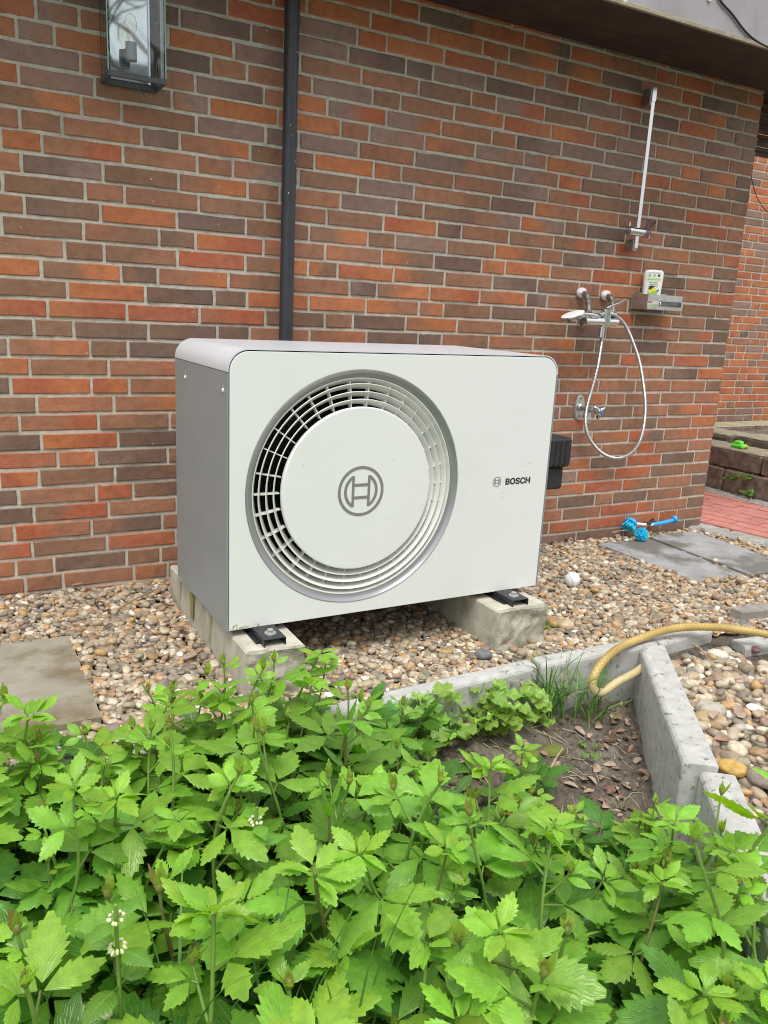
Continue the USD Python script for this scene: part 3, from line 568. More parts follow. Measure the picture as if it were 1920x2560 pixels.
# ------------------------------------------------------------------ heat pump
UX, UY, UZ, UW, UD, UH = 0.663, -0.876, 0.065, 1.10, 0.52, 0.776
hp = thing('heat_pump', 'white and grey outdoor heat pump with round fan grille on two concrete blocks', 'heat pump', (UX, UY, UZ))
def rrect(x0, z0, x1, z1, R, n=14):
    """rectangle with rounded upper corners"""
    a = np.linspace(0, PI/2, n)
    pts = [(x0, z0), (x1, z0)]+[(x1-R+R*math.cos(t), z1-R+R*math.sin(t)) for t in a]+[(x0+R-R*math.sin(t), z1-R+R*math.cos(t)) for t in a]
    return sg.Polygon(pts)
CX, CZ, R0 = 0.3945, 0.381, 0.3445
panel = rrect(.0062, 0, UW-.0062, UH-.0062, .053).difference(sg.Point(CX, CZ).buffer(R0, 64))
pm = extrude_y(panel.buffer(-.0012), 0, .0012); pm2 = extrude_y(panel, .0012, .02)
obj('front_panel', cat_(pm, pm2), 'white_panel', hp)
obj('panel_gap', extrude_y(rrect(.002, .002, UW-.002, UH-.0022, .057).difference(sg.Point(CX, CZ).buffer(R0+.004, 64)), .006, .022), 'gap_black', hp)
lid_o, lid_i = rrect(0, .7155, UW, UH, .0585), rrect(.003, .70, UW-.003, UH-.003, .0555)
lid = lid_o.difference(lid_i)
obj('lid', extrude_y(lid, .0015, UD), 'silver_lid_lit', hp, smooth=25)
obj('lid_back', extrude_y(lid_i.intersection(sg.box(0, .7, UW, UH)), UD-.006, UD-.002), 'silver_lid_lit', hp)
for x0, x1 in ((0.0, .0035), (UW-.0035, UW)):
    obj('side_panel', box(x0, .0015, .0, x1, UD, .7135), 'silver_paint', hp)
obj('back_panel', box(.004, UD-.004, .0, UW-.004, UD, .7135), 'silver_paint', hp)
obj('base_tray', box(.004, .021, .003, UW-.004, UD-.005, .02), 'black_steel', hp)
usdkit.material(stage, '/World/Looks/algae_fine', {'g': ('geometry', {}), 'n': ('noise_texture', {'scale': 160.0, 'detail': 3.0}), 'r': ('rgb_ramp', {'ramp': [(.48, (0, 0, 0)), (.60, (.75, .75, .75))]}), 'd': ('principled_bsdf', {'base_color': (.30, .32, .11), 'roughness': .9}), 't': ('transparent_bsdf', {}), 's': ('mix_closure', {})},
    [('g.position', 'n.vector'), ('n.fac', 'r.fac'), ('r.color', 's.fac'), ('t.BSDF', 's.closure1'), ('d.BSDF', 's.closure2')], surface='s.closure')
for sy, zz in ((.035, .672), (.40, .672)):            # keyhole recesses with their screws
    k = lathe([(0, .0004), (.0065, .0003), (.0068, 0)], 16); k.apply_transform(np.diag([1, 1.0, 1, 1])); k.apply_scale([1, 2.1, 1]); k.apply_transform(trimesh.transformations.rotation_matrix(-PI/2, [0, 1, 0])); k.apply_transform(trimesh.transformations.rotation_matrix(PI/2, [1, 0, 0])); k.apply_translation([-.0003, sy, zz])
    rc = obj('screw_recess', k, 'face_grey', hp)
    s_ = lathe([(0, .004), (.004, .003), (.0058, 0)], 14); s_.apply_transform(trimesh.transformations.rotation_matrix(-PI/2, [0, 1, 0])); s_.apply_translation([-.0005, sy, zz-.006]); obj('screw', s_, 'plastic_white', rc, smooth=60)
# dished silver ring round the fan
def ring(profile, seg=128, smooth=40, **k):
    m = lathe(profile, seg, 'y', closed=True); m.apply_translation([CX, 0, CZ]); return m
# lathe about y: h becomes -y, so depth d into the unit is h=-d
bz = ring([(.3445, -.0008), (.3428, .0016), (.3408, .0010), (.337, -.0045), (.330, -.0085), (.3235, -.0100), (.3225, -.0125), (.3225, -.034), (.3445, -.034)])
obj('silver_bezel', bz, 'silver_ring', hp, smooth=40)
# conical louvre rings, wider towards the front
grille = obj('outer_rim', ring([(.3222, -.0108), (.3200, -.0104), (.3030, -.046), (.3060, -.046)]), 'grille_white', hp, smooth=40)
for k, rr in enumerate((.3045, .2825, .2605)):
    obj('louvre_ring', ring([(rr+.0018, -.0085), (rr+.0006, -.0065), (rr-.0012, -.0075), (rr-.0165, -.0400), (rr-.0135, -.0400)]), 'grille_white', hp, smooth=40)
for k in range(6):
    base = PI/2+k*PI/3
    for da in (-.1, .1, .33, .525, .72):
        a = base+da
        def rb_(r0, r1, y0, y1):
            m = box(r0, y0, -.0016, r1, y1, .0016); m.apply_transform(trimesh.transformations.rotation_matrix(-a, [0, 1, 0])); m.apply_translation([CX, 0, CZ]); return m
        ms = []
        for r0, r1, f in ((.238, .250, .020), (.250, .268, .018), (.268, .290, .018), (.290, .313, .020)):
            ms.append(rb_(r0, r1, f, .038))
        obj('spoke', cat_(*ms), 'grille_white', hp)
hub = lathe([(0, .0035), (.2340, .0035), (.2380, .0029), (.2400, .0010), (.2408, -.003), (.2400, -.010), (.2280, -.040)], 128, 'y'); hub.apply_translation([CX, 0, CZ])
hubp = obj('hub_disc', hub, 'white_panel', hp, smooth=30)
dark = lathe([(.335, -.0341), (.335, -.20), (0, -.20)], 64, 'y'); dark.apply_translation([CX, 0, CZ]); obj('fan_shroud', dark, 'dark_inside', hp)
bl_ = []
for k in range(3):
    n = 14; P = np.zeros((n, 6, 3))
    for i, a in enumerate(np.linspace(0, 1.5, n)):
        for q, r_ in enumerate(np.linspace(.10, .30, 6)):
            P[i, q] = (CX+r_*math.cos(a+k*2*PI/3), .09+.05*a+.02*q/5, CZ+r_*math.sin(a+k*2*PI/3))
    bl_.append(grid_mesh(P))
for b_ in bl_: obj('fan_blade', b_, 'dark_inside', hp)
def emblem(r, t, gap):
    """ring round two pointed arcs that are joined by two bars"""
    c = sg.Point(0, 0); out = c.buffer(r, 48).difference(c.buffer(r-t, 48))
    ri = r*gap; w = r*.40; inner = c.buffer(ri, 48)
    arc = inner.difference(c.buffer(ri-t, 48))
    sides = arc.difference(sg.box(-w+t*.2, -r, w-t*.2, r))
    hb = math.sqrt(ri**2-w**2)
    def bar(s):
        return sg.Polygon([(s*w, -hb), (s*(w-t*.95), -hb+t*.0), (s*(w-t*.95), hb), (s*w, hb)]).intersection(inner)
    bars = unary_union([bar(-1), bar(1)])
    hz = r*.25
    cross = unary_union([sg.box(-w, hz-t*.5, w, hz+t*.5), sg.box(-w, -hz-t*.5, w, -hz+t*.5)])
    g = unary_union([out, sides, bars, cross])
    return g
em = extrude_y(emblem(.0745, .0088, .735), -.0009, 0); em.apply_translation([CX+.0055, -.0034, CZ-.004]); obj('emblem', em, 'emblem_grey', hubp)
es = extrude_y(emblem(.0163, .0016, .70), -.0004, 0.0002); es.apply_translation([.891, 0, .3755]); obj('small_emblem', es, 'print_black', hp)
tx = meshkit.text_mesh('BOSCH', .0190, .0006, bold=True)
_up = tx.triangles[tx.face_normals[:, 2] > .9][:, :, :2]
_sh = unary_union([sg.Polygon(t_) for t_ in _up]).buffer(.00062)
tx = cat_(*[trimesh.creation.extrude_polygon(g_, .0006, engine='earcut') for g_ in getattr(_sh, 'geoms', [_sh])])
w_ = tx.bounds[1, 0]-tx.bounds[0, 0]; tx.apply_translation([-tx.bounds[0, 0], -tx.bounds[0, 1], 0]); tx.apply_scale([.1005/w_, 1.0, 1.0]); tx.apply_transform(trimesh.transformations.rotation_matrix(PI/2, [1, 0, 0])); tx.apply_translation([.925, .0002, .3632]); obj('lettering', tx, 'print_black', hp)
rd = np.random.default_rng(4); dr = []
for k in range(34):
    a, q = rd.uniform(0, 2*PI), .22*math.sqrt(rd.random()); s_ = lathe([(0, 1), (.6, .8), (1, 0)], 8, 'y'); s_.apply_scale(rd.uniform(.0009, .0022)); s_.apply_translation([CX+q*math.cos(a), -.0034, CZ+q*math.sin(a)]); dr.append(s_)
obj('rain_drops', cat_(*dr), 'water_drop', hubp, smooth=True, kind='stuff')
for (sx, sz, sl_) in ((1.01, .43, .016), (.985, .405, .012), (.91, .338, .014), (.915, .322, .012), (.955, .59, .010), (1.02, .24, .010), (.83, .18, .012)):
    obj('scuff_mark', box(sx, -.0003, sz, sx+sl_, .0006, sz+.0011), 'label_grey', hp)
for (x0, x1, z1) in ((.009, .045, .016), (.04, .075, .010), (.07, .098, .013)):
    P = np.zeros((7, 4, 3))
    for i, x in enumerate(np.linspace(x0, x1, 7)):
        for q in range(4): P[i, q] = (x, -.0004, .0015+z1*q/3*math.sin(PI*(i+.5)/7))
    g = grid_mesh(P); obj('algae_speck', g, 'algae_fine', hp)
# feet: black channels bolted to the blocks
for fx in (.105, .953):
    x0, x1, y0, y1, z0, z1 = fx-.032, fx+.032, -.098, .5, -.0205, .002
    ch = cat_(box(x0, y0, z1-.003, x1, y1, z1, .0008), box(x0, y0, z0, x0+.003, y1, z1-.0028), box(x1-.003, y0, z0, x1, y1, z1-.0028), box(x0-.012, y0+.03, z0, x0+.0002, y1, z0+.003), box(x1-.0002, y0+.03, z0, x1+.012, y1, z0+.003))
    ft = obj('foot_rail', ch, 'black_steel', hp)
    bt = lathe([(0, .0125), (.0085, .012), (.0092, .0105), (.0092, .0035), (.016, .003), (.0165, 0), (0, 0)], 18); bt.apply_translation([fx, -.060, z1]); obj('bolt', bt, 'zinc', ft, smooth=30)
# foam-wrapped pipe stub between the wall and the unit
fm = thing('pipe_insulation', 'black ribbed foam insulation box between the heat pump and the brick wall', 'insulation')
f1 = roughen(box(2.12, -.285, .335, 2.40, -.012, .462, .012), .003, 60, 5, .02); obj('foam_wrap', f1, 'foam_black', fm, smooth=40)
for k in range(9): obj('rib', box(2.135+k*.028, -.2895, .34, 2.149+k*.028, -.283, .455, .002), 'foam_black', fm)
f2 = roughen(box(2.12, -.27, .235, 2.375, -.06, .334, .008), .003, 50, 6, .02); obj('lower_wrap', f2, 'foam_black', fm, smooth=40)
obj('pipe', cyl((1.76, -.17, .40), (2.13, -.17, .40), .04, 20), 'foam_black', fm, smooth=40)

# ------------------------------------------------------------------ concrete blocks under the unit
def rough_block(x0, x1, y0, y1, z0, z1, seed):
    m = box(x0, y0, z0, x1, y1, z1, .006); v, f = trimesh.remesh.subdivide_to_size(m.vertices, m.faces, .014, max_iter=12); m = M(v, f); m.merge_vertices()
    n = m.vertex_normals; v = m.vertices.copy()
    v += n*(noise(v, 18, seed)*.006)[:, None]
    t = np.clip((y0+.05-v[:, 1])/.05, 0, 1)
    chip = (noise(v*[1, 1, 1.6], 9, seed+3)+.35*noise(v, 40, seed+4))*.046
    sh = np.sin((v[:, 0]-x0)*34+(v[:, 2]-z0)*46+3*noise(v, 6, seed))*.0055       # shell-shaped breaks
    v[:, 1] += t*(chip+sh)-t*.004
    m.vertices = v
    fc = m.triangles_center; front = (m.face_normals[:, 1] < -.35) & (fc[:, 1] < y0+.06)
    a, b = m.copy(), m.copy(); a.update_faces(~front); b.update_faces(front); a.remove_unreferenced_vertices(); b.remove_unreferenced_vertices(); return a, b
for nm, (x0, x1, y0, y1), lb in (('concrete_block', (.682, .852, -.985, -.175), 'long concrete block with green streaks under the left end of the heat pump'), ('concrete_block', (1.520, 1.722, -.985, -.2), 'broken concrete block under the right end of the heat pump')):
    t_ = thing(nm, lb, 'block'); a, b = rough_block(x0, x1, y0, y1, -.22, .0435, int(x0*100))
    obj('body', a, 'block_concrete', t_, smooth=35); obj('broken_face', b, 'block_broken', t_, smooth=35)
# green algae streaks down the left block's side: stains with a shape of their own
usdkit.material(stage, '/World/Looks/algae', {'g': ('geometry', {}), 'mp': ('mapping', {'scale': (10, 26, 3)}), 'n': ('noise_texture', {'scale': 1.0, 'detail': 3.0}), 'r': ('rgb_ramp', {'ramp': [(.42, (0, 0, 0)), (.62, (1, 1, 1))]}), 'd': ('principled_bsdf', {'base_color': (.235, .245, .075), 'roughness': .9}), 't': ('transparent_bsdf', {}), 's': ('mix_closure', {})},
    [('g.position', 'mp.vector'), ('mp.vector', 'n.vector'), ('n.fac', 'r.fac'), ('r.color', 's.fac'), ('t.BSDF', 's.closure1'), ('d.BSDF', 's.closure2')], surface='s.closure')
for y0, y1, zb in ((-.50, -.42, -.02), (-.68, -.62, -.03), (-.34, -.30, 0.0), (-.80, -.76, -.01)):
    n = 8; P = np.zeros((n, 6, 3))
    for i, z in enumerate(np.linspace(.036, zb-.03, n)):
        sq = 1-.45*i/(n-1)
        for q in range(6): P[i, q] = (.6768, (y0+y1)/2+(y1-y0)/2*sq*(q/2.5-1), z)
    g = grid_mesh(P); g.apply_translation([0, 0, 0]); obj('algae_streak', g, 'algae', '/World/concrete_block')

# ------------------------------------------------------------------ downpipe
dp = thing('downpipe', 'anthracite downpipe running down the brick wall behind the heat pump', 'pipe', (1.151, -.06, 0))
obj('pipe', cyl((0, 0, -.05), (0, 0, SZ-.001), .0252, 40), 'anthracite_pipe', dp, smooth=40)
obj('sleeve', cyl((0, 0, 1.88), (0, 0, SZ-.001), .0262, 40), 'anthracite_pipe', dp, smooth=40)
for z in (.55, 1.97): obj('bracket', cat_(cyl((0, 0, z-.012), (0, 0, z+.012), .0275, 32), box(-.006, 0, z-.008, .006, .066, z+.008)), 'anthracite_pipe', dp, smooth=40)
rs = np.random.default_rng(8)
for k in range(5):
    z = rs.uniform(1.2, 1.95); a = rs.uniform(-2.2, -.9); s_ = trimesh.creation.icosphere(1, 1.0); s_.apply_scale([.0014, .0008, rs.uniform(.0015, .0035)]); s_.apply_translation([.0252*math.cos(a), .0252*math.sin(a), z]); obj('paint_chip', s_, 'plastic_white', dp)

# ------------------------------------------------------------------ wall lantern
ln = thing('wall_lantern', 'anthracite box lantern with clear glass panes at upper left of the wall', 'lantern', (.530, 0, 1.606))
LW, LD, LH = .178, .128, .46
obj('back_plate', box(.004, -.010, .004, LW-.004, -.001, LH, .001), 'anthracite_frame', ln)
obj('mirror_plate', box(.030, -.0125, .018, LW-.022, -.0102, LH-.01), 'mirror_plate', ln)
fb = .012
fr = sg.box(0, 0, LW, LD).difference(sg.box(.014, .014, LW-.014, LD-.014))
fm_ = cat_(box(0, -LD, 0, LW, -LD+.012, .016, .0008), box(0, -.0125, 0, LW, -.0005, .016, .0008), box(0, -LD+.0122, .0004, .012, -.0127, .0156, .0008), box(LW-.012, -LD+.0122, .0004, LW, -.0127, .0156, .0008))
obj('bottom_frame', fm_, 'anthracite_frame', ln)
obj('roof_cap', box(-.008, -LD-.008, LH, LW+.008, 0, LH+.012, .001), 'anthracite_frame', ln)
for nm, b_ in (('front_pane', (.003, -LD+.002, .0165, LW-.003, -LD+.006, LH-.001)), ('side_pane', (.002, -LD+.0065, .0165, .006, -.0135, LH-.001)), ('side_pane', (LW-.006, -LD+.0065, .0165, LW-.002, -.0135, LH-.001))):
    g = obj(nm, box(*b_), 'pane_glass', ln)
for x in (.0022, LW-.0022):
    obj('pane_edge', box(x-.0016, -LD+.001, .0166, x+.0016, -LD+.0016, LH-.002), 'pane_edge', ln)
obj('corner_post', box(.012, -.0165, .017, .030, -.0128, LH-.002), 'anthracite_frame', ln)
obj('corner_post', box(LW-.020, -.0165, .017, LW-.012, -.0128, LH-.002), 'anthracite_frame', ln)
sk = obj('lamp_socket', cat_(cyl((.085, -.062, .066), (.085, -.062, .118), .017, 24), box(.08, -.062, .113, .09, -.0125, .118)), 'silver_paint', ln, smooth=40)
bulb = lathe([(.009, .125), (.010, .135), (.017, .155), (.019, .172), (.015, .19), (.006, .199), (0, .2)], 24); bulb.apply_translation([.085, -.062, 0]); obj('bulb', bulb, 'bulb_glass', ln, smooth=60)
cw = [(.10, -.06, -.002), (.112, -.05, -.02), (.128, -.045, -.033), (.142, -.05, -.028), (.150, -.05, -.018)]
obj('cobweb_strand', tube(smooth_path(cw, 16), .0008, 4), 'web', ln)

# ------------------------------------------------------------------ shower rail
sr = thing('shower_rail', 'tall chrome shower rail with slider on the brick wall', 'shower rail')
RX = 2.853
obj('rail', box(RX-.0098, -.064, 1.285, RX+.0098, -.054, 1.955, .003), 'chrome', sr)
obj('bracket', box(RX-.0105, -.0538, 1.885, RX+.0105, -.001, 1.957, .003), 'steel_dark', sr)
obj('bracket', box(RX-.0115, -.0538, 1.275, RX+.0115, -.001, 1.325, .003), 'steel_dark', sr)
obj('end_cap', box(RX-.0105, -.066, 1.90, RX+.0105, -.0642, 1.957, .0008), 'chrome', sr)
sl = obj('slider', cat_(cyl((RX-.058, -.066, 1.357), (RX+.028, -.066, 1.357), .0185, 28, .003), cyl((RX-.058, -.066, 1.357), (RX-.066, -.066, 1.357), .021, 28, .002)), 'chrome', sr, smooth=35)
obj('lever', box(RX-.066, -.072, 1.37, RX-.061, -.064, 1.395, .001), 'chrome', sl)
hk = lathe([(.021, -.04), (.017, -.018), (.0145, 0), (.017, .018), (.022, .036), (.0205, .038), (.0125, 0), (.019, -.04)], 20, closed=True); hk.apply_transform(trimesh.transformations.rotation_matrix(.25, [1, .5, 0])); hk.apply_translation([RX+.050, -.074, 1.375]); obj('hand_shower_holder', hk, 'clear_plastic', sr, smooth=50)

# ------------------------------------------------------------------ mixer tap, hand shower, hose
mx = thing('shower_mixer', 'chrome shower mixer on two brown pipe stubs below the shower rail', 'tap')
MZ, MY = .952, -.105
obj('body', cat_(cyl((2.555, MY, MZ), (2.745, MY, MZ+.003), .0195, 28, .004), cyl((2.548, MY, MZ), (2.556, MY, MZ), .0225, 24, .002)), 'chrome', mx, smooth=35)
cart = obj('cartridge', cyl((2.672, MY, MZ-.022), (2.672, MY-.004, MZ+.062), .0235, 28, .004), 'chrome', mx, smooth=35)
lev = tube(smooth_path([(2.672, MY-.002, MZ+.062), (2.69, MY-.02, MZ+.075), (2.715, MY-.045, MZ+.092), (2.728, MY-.06, MZ+.106)], 14), np.linspace(.008, .0035, 14), 10); obj('lever', lev, 'chrome', cart, smooth=50)
obj('outlet', cyl((2.66, MY, MZ-.068), (2.66, MY, MZ-.017), .0115, 20, .002), 'chrome', mx, smooth=35)
for x, zt in ((2.600, 1.072), (2.747, 1.068)):
    pp = smooth_path([(x, -.002, zt), (x, -.03, zt), (x-.006, -.062, zt-.02), (x-.016, -.085, zt-.06), (x-.022, MY+.002, MZ+.012)], 24)
    rr = .0135+.0015*np.sign(np.sin(np.linspace(0, 26, 24))); st = obj('pipe_stub', tube(pp, rr, 16), 'old_brass', mx, smooth=40)
    w = roughen(trimesh.creation.icosphere(3, .026), .005, 60, 3); w.apply_scale([1, .7, .9]); w.apply_translation([x, -.012, zt+.004]); obj('silicone_plug', w, 'silicone_white', mx, smooth=True)
obj('union_nut', cyl((2.560, MY, MZ), (2.545, MY+.02, MZ-.002), .019, 6), 'old_brass', mx)
hs = thing('hand_shower', 'round hand shower head with white face lying on the mixer', 'shower head', (2.452, -.140, .970))
ax = np.array([-.22, -.62, .42]); ax /= np.linalg.norm(ax)
hd = lathe([(0, -.014), (.030, -.015), (.050, -.010), (.0525, -.004), (.0525, .006), (.0505, .010)], 40); fc_ = lathe([(.0504, .0101), (.047, .0118), (0, .0125)], 40); bk = lathe([(.0528, -.0015), (.0532, -.0005), (.0532, .004), (.0528, .005)], 40, closed=True)
T2 = trimesh.geometry.align_vectors([0, 0, 1], [-.38, .02, .92])
for m_ in (hd, fc_, bk): m_.apply_transform(T2)
obj('head', hd, 'chrome', hs, smooth=30); obj('spray_face', fc_, 'plastic_white', hs, smooth=30); obj('dark_band', bk, 'steel_dark', hs, smooth=30)
obj('handle', tube(smooth_path([(.04, .02, .006), (.09, .03, .012), (.15, .038, .010), (.19, .04, .004)], 16), np.linspace(.014, .0105, 16), 16), 'chrome', hs, smooth=50)
hose = [(1508, 822), (1503, 860), (1493, 920), (1480, 970), (1470, 1005), (1464, 1040), (1464, 1062), (1470, 1087), (1487, 1116), (1510, 1136), (1535, 1145), (1560, 1142), (1585, 1125), (1600, 1100), (1610, 1060), (1613, 1020), (1608, 960), (1597, 900), (1580, 850), (1562, 812), (1545, 794), (1530, 785)]
yy = np.interp(np.linspace(0, 1, len(hose)), [0, .1, .5, .9, 1], [MY, -.085, -.05, -.085, -.115])
pts = [at_y(x, y, v) for (x, y), v in zip(hose, yy)]
pts = pts+[np.array([2.64, -.108, .984])]
P_ = smooth_path(pts, 150)
obj('shower_hose', tube(P_, .0082, 12, caps=False), 'hose_metal', None, smooth=True, uv=tube_uv(150, 12, 1.75/.052), label='silver flexible shower hose hanging in a loop below the mixer', cat='hose')
# garden tap
tp = thing('garden_tap', 'grey outdoor tap with oval wall plate and blue-tipped handle inside the hose loop', 'tap', (2.668, 0, .556))
pl = sg.Point(0, 0).buffer(1, 24); pl = affinity.scale(pl, .0300, .0600)
obj('wall_plate', cat_(extrude_y(pl, -.006, -.0005), extrude_y(affinity.scale(pl, .86, .92), -.009, -.006)), 'zinc', tp, smooth=30)
for z in (-.042, .042): obj('plate_screw', cyl((0, -.009, z), (0, -.0115, z), .0045, 12), 'old_brass', tp)
obj('flange', cyl((0, -.009, 0), (0, -.022, 0), .018, 24, .003), 'zinc', tp, smooth=35)
obj('spindle', cyl((0, -.022, 0), (0, -.105, -.002), .0125, 20), 'steel_dark', tp, smooth=40)
obj('collar', cyl((0, -.1, -.002), (0, -.118, -.002), .0165, 20, .002), 'zinc', tp, smooth=35)
hn = []
for k in range(3):
    a = k*2*PI/3+.5; e = trimesh.creation.icosphere(2, 1.0); e.apply_scale([.024, .013, .011]); e.apply_transform(trimesh.transformations.rotation_matrix(-a, [0, 1, 0])); e.apply_translation([.016*math.cos(a), -.135, -.002+.016*math.sin(a)]); hn.append(e)
hd_ = obj('handle', cat_(*hn, cyl((0, -.118, -.002), (0, -.15, -.002), .012, 16, .003)), 'chrome', tp, smooth=50)
obj('blue_cap', cyl((0, -.15, -.002), (0, -.156, -.002), .0085, 16, .002), 'tap_blue', hd_, smooth=40)
sp = smooth_path([(0, -.062, -.004), (.002, -.066, -.025), (.004, -.07, -.045), (.004, -.07, -.066)], 12); obj('spout', tube(sp, [.012]*7+[.0135]*3+[.0105]*2, 16), 'zinc', tp, smooth=40)

# ------------------------------------------------------------------ shelf and bottle
sh = thing('shower_shelf', 'small brushed steel shelf on the wall holding a white bottle', 'shelf', (2.921, 0, 1.020))
SW, SD = .226, .105
obj('tray', box(0, -SD, 0, SW, -.002, .002), 'brushed_steel', sh)
obj('back', box(0, -.004, .0025, SW, -.002, .078), 'brushed_steel', sh)
obj('front_lip', box(.001, -SD-.0018, .0022, SW-.001, -SD, .016), 'brushed_steel', sh)
obj('front_rail', box(.001, -SD-.0018, .040, SW-.001, -SD, .068), 'brushed_steel', sh)
for x in (0, SW-.002): obj('end', box(x, -SD+.0002, .0022, x+.002, -.0042, .068), 'brushed_steel', sh)
for x in (.10, .17): obj('knob', cyl((x, -.004, .032), (x, -.03, .032), .006, 14, .002), 'chrome', sh, smooth=40)
bt = thing('shampoo_bottle', 'white shampoo bottle with green label standing upside down on the steel shelf', 'bottle', (2.994, -.052, 1.0222), -.55)
prof = [(0.036, 0), (.040, .006), (.0405, .03), (.043, .10), (.0455, .150), (.044, .168), (.038, .176), (.02, .1785)]
n = 28; ang = np.arange(n)*2*PI/n; ca, sa = np.cos(ang), np.sin(ang); P = []
for w, z in prof:
    d = .021*(w/.045)**.3 if z < .17 else .021*w/.046
    P.append(np.stack([w*np.sign(ca)*np.abs(ca)**.62, d*np.sign(sa)*np.abs(sa)**.62, np.full(n, z)], 1))
P = np.array(P); V = P.reshape(-1, 3); q = [(i*n+j, i*n+(j+1) % n, (i+1)*n+(j+1) % n, (i+1)*n+j) for i in range(len(prof)-1) for j in range(n)]
b_ = M(V, q); b_ = cat_(b_, trimesh.convex.convex_hull(P[-1]+np.array([0, 0, .0001])*0+np.random.default_rng(1).normal(0, 1e-5, P[-1].shape))); obj('bottle_body', b_, 'plastic_white', bt, smooth=40)
fy = -.0216
def decal(poly, m, name='label_print', y=fy):
    d = extrude_y(poly, y-.0012, y); obj(name, d, m, bt)
decal(sg.Polygon([(-.033, .004), (.033, .004), (.034, .022), (.0, .027), (-.034, .018)]), 'label_pale_green', 'green_base', fy+.0006)
decal(affinity.translate(affinity.scale(sg.Point(0, 0).buffer(.018), 1.15, .62), 0, .074), 'label_green', 'green_lime')
decal(affinity.translate(sg.Point(0, 0).buffer(.0155), -.006, .092), 'label_dark', 'dark_fruit', fy+.0004)
decal(affinity.translate(affinity.scale(sg.Point(0, 0).buffer(.011), 1, .9), .004, .0895), 'label_yellow', 'lemon', fy-.0007)
decal(affinity.translate(affinity.scale(sg.Point(0, 0).buffer(.009), 1, .9), -.014, .0815), 'label_yellow', 'lemon', fy-.0007)
decal(sg.Polygon([(.014, .082), (.027, .094), (.026, .083)]), 'label_dark', 'leaf_print')
decal(sg.box(-.030, .135, .030, .1435), 'label_pale_green', 'green_band')
decal(sg.box(-.022, .1215, .020, .1305), 'label_pale_green', 'name_print', fy-.0002)
for x in (-.018, -.0105, -.003, .0045, .012): decal(sg.box(x, .1225, x+.0025, .1295), 'plastic_white', 'name_gap', fy-.0014)
decal(sg.box(-.020, .1125, .018, .1150), 'label_grey', 'text_line'); decal(sg.box(-.024, .105, .022, .1063), 'label_grey', 'text_line'); decal(sg.box(-.030, .1645, .030, .1658), 'label_grey', 'text_line')
for x in (-.022, 0, .020): decal(affinity.translate(affinity.scale(sg.Point(0, 0).buffer(.0055), 1, .85), x, .1535), 'label_dark' if x > 0 else 'label_grey', 'round_mark')
decal(sg.box(-.024, .033, .004, .0385), 'label_pink', 'pink_mark', fy-.0004)
bo2 = thing('green_bottle', 'short green translucent bottle on the steel shelf left of the white bottle', 'bottle', (2.9425, -.060, 1.0222))
obj('bottle_body', lathe([(0, 0), (.014, 0), (.016, .004), (.016, .030), (.012, .038), (0, .040)], 20), 'label_pale_green', bo2, smooth=40)

# ------------------------------------------------------------------ slabs, kerbs
def slab(name, pts, zt, th, m, label, seed):
    t = thing(name, label, 'slab')
    g = trimesh.creation.extrude_polygon(sg.Polygon(pts).buffer(-.003).buffer(.003, 4), th, engine='earcut'); v, f = trimesh.remesh.subdivide_to_size(g.vertices, g.faces, .05, max_iter=10); g = M(v, f); g.merge_vertices()
    g.apply_translation([0, 0, zt-th]); g.vertices[:, 2] += noise(g.vertices, 12, seed)*.0025
    obj('slab_body', g, m, t, smooth=30); return t
slab('paving_slab', [(2.785, -.118), (3.109, -.12), (3.07, -.722), (2.778, -.72)], -.098, .04, 'slab_grey', 'grey paving slab nearer the heat pump, with a cyan brush on its far corner', 1)
slab('paving_slab', [(3.132, -.112), (3.455, -.114), (3.42, -.745), (3.092, -.742)], -.096, .04, 'slab_grey', 'grey paving slab nearer the red brick path, with a grass blade in its joint', 2)
slab('paving_slab', [(-.32, -.41), (.309, -.400), (.307, -.965), (-.32, -.97)], -.076, .03, 'slab_sand', 'brown sandstone slab on the gravel at the left edge', 3)
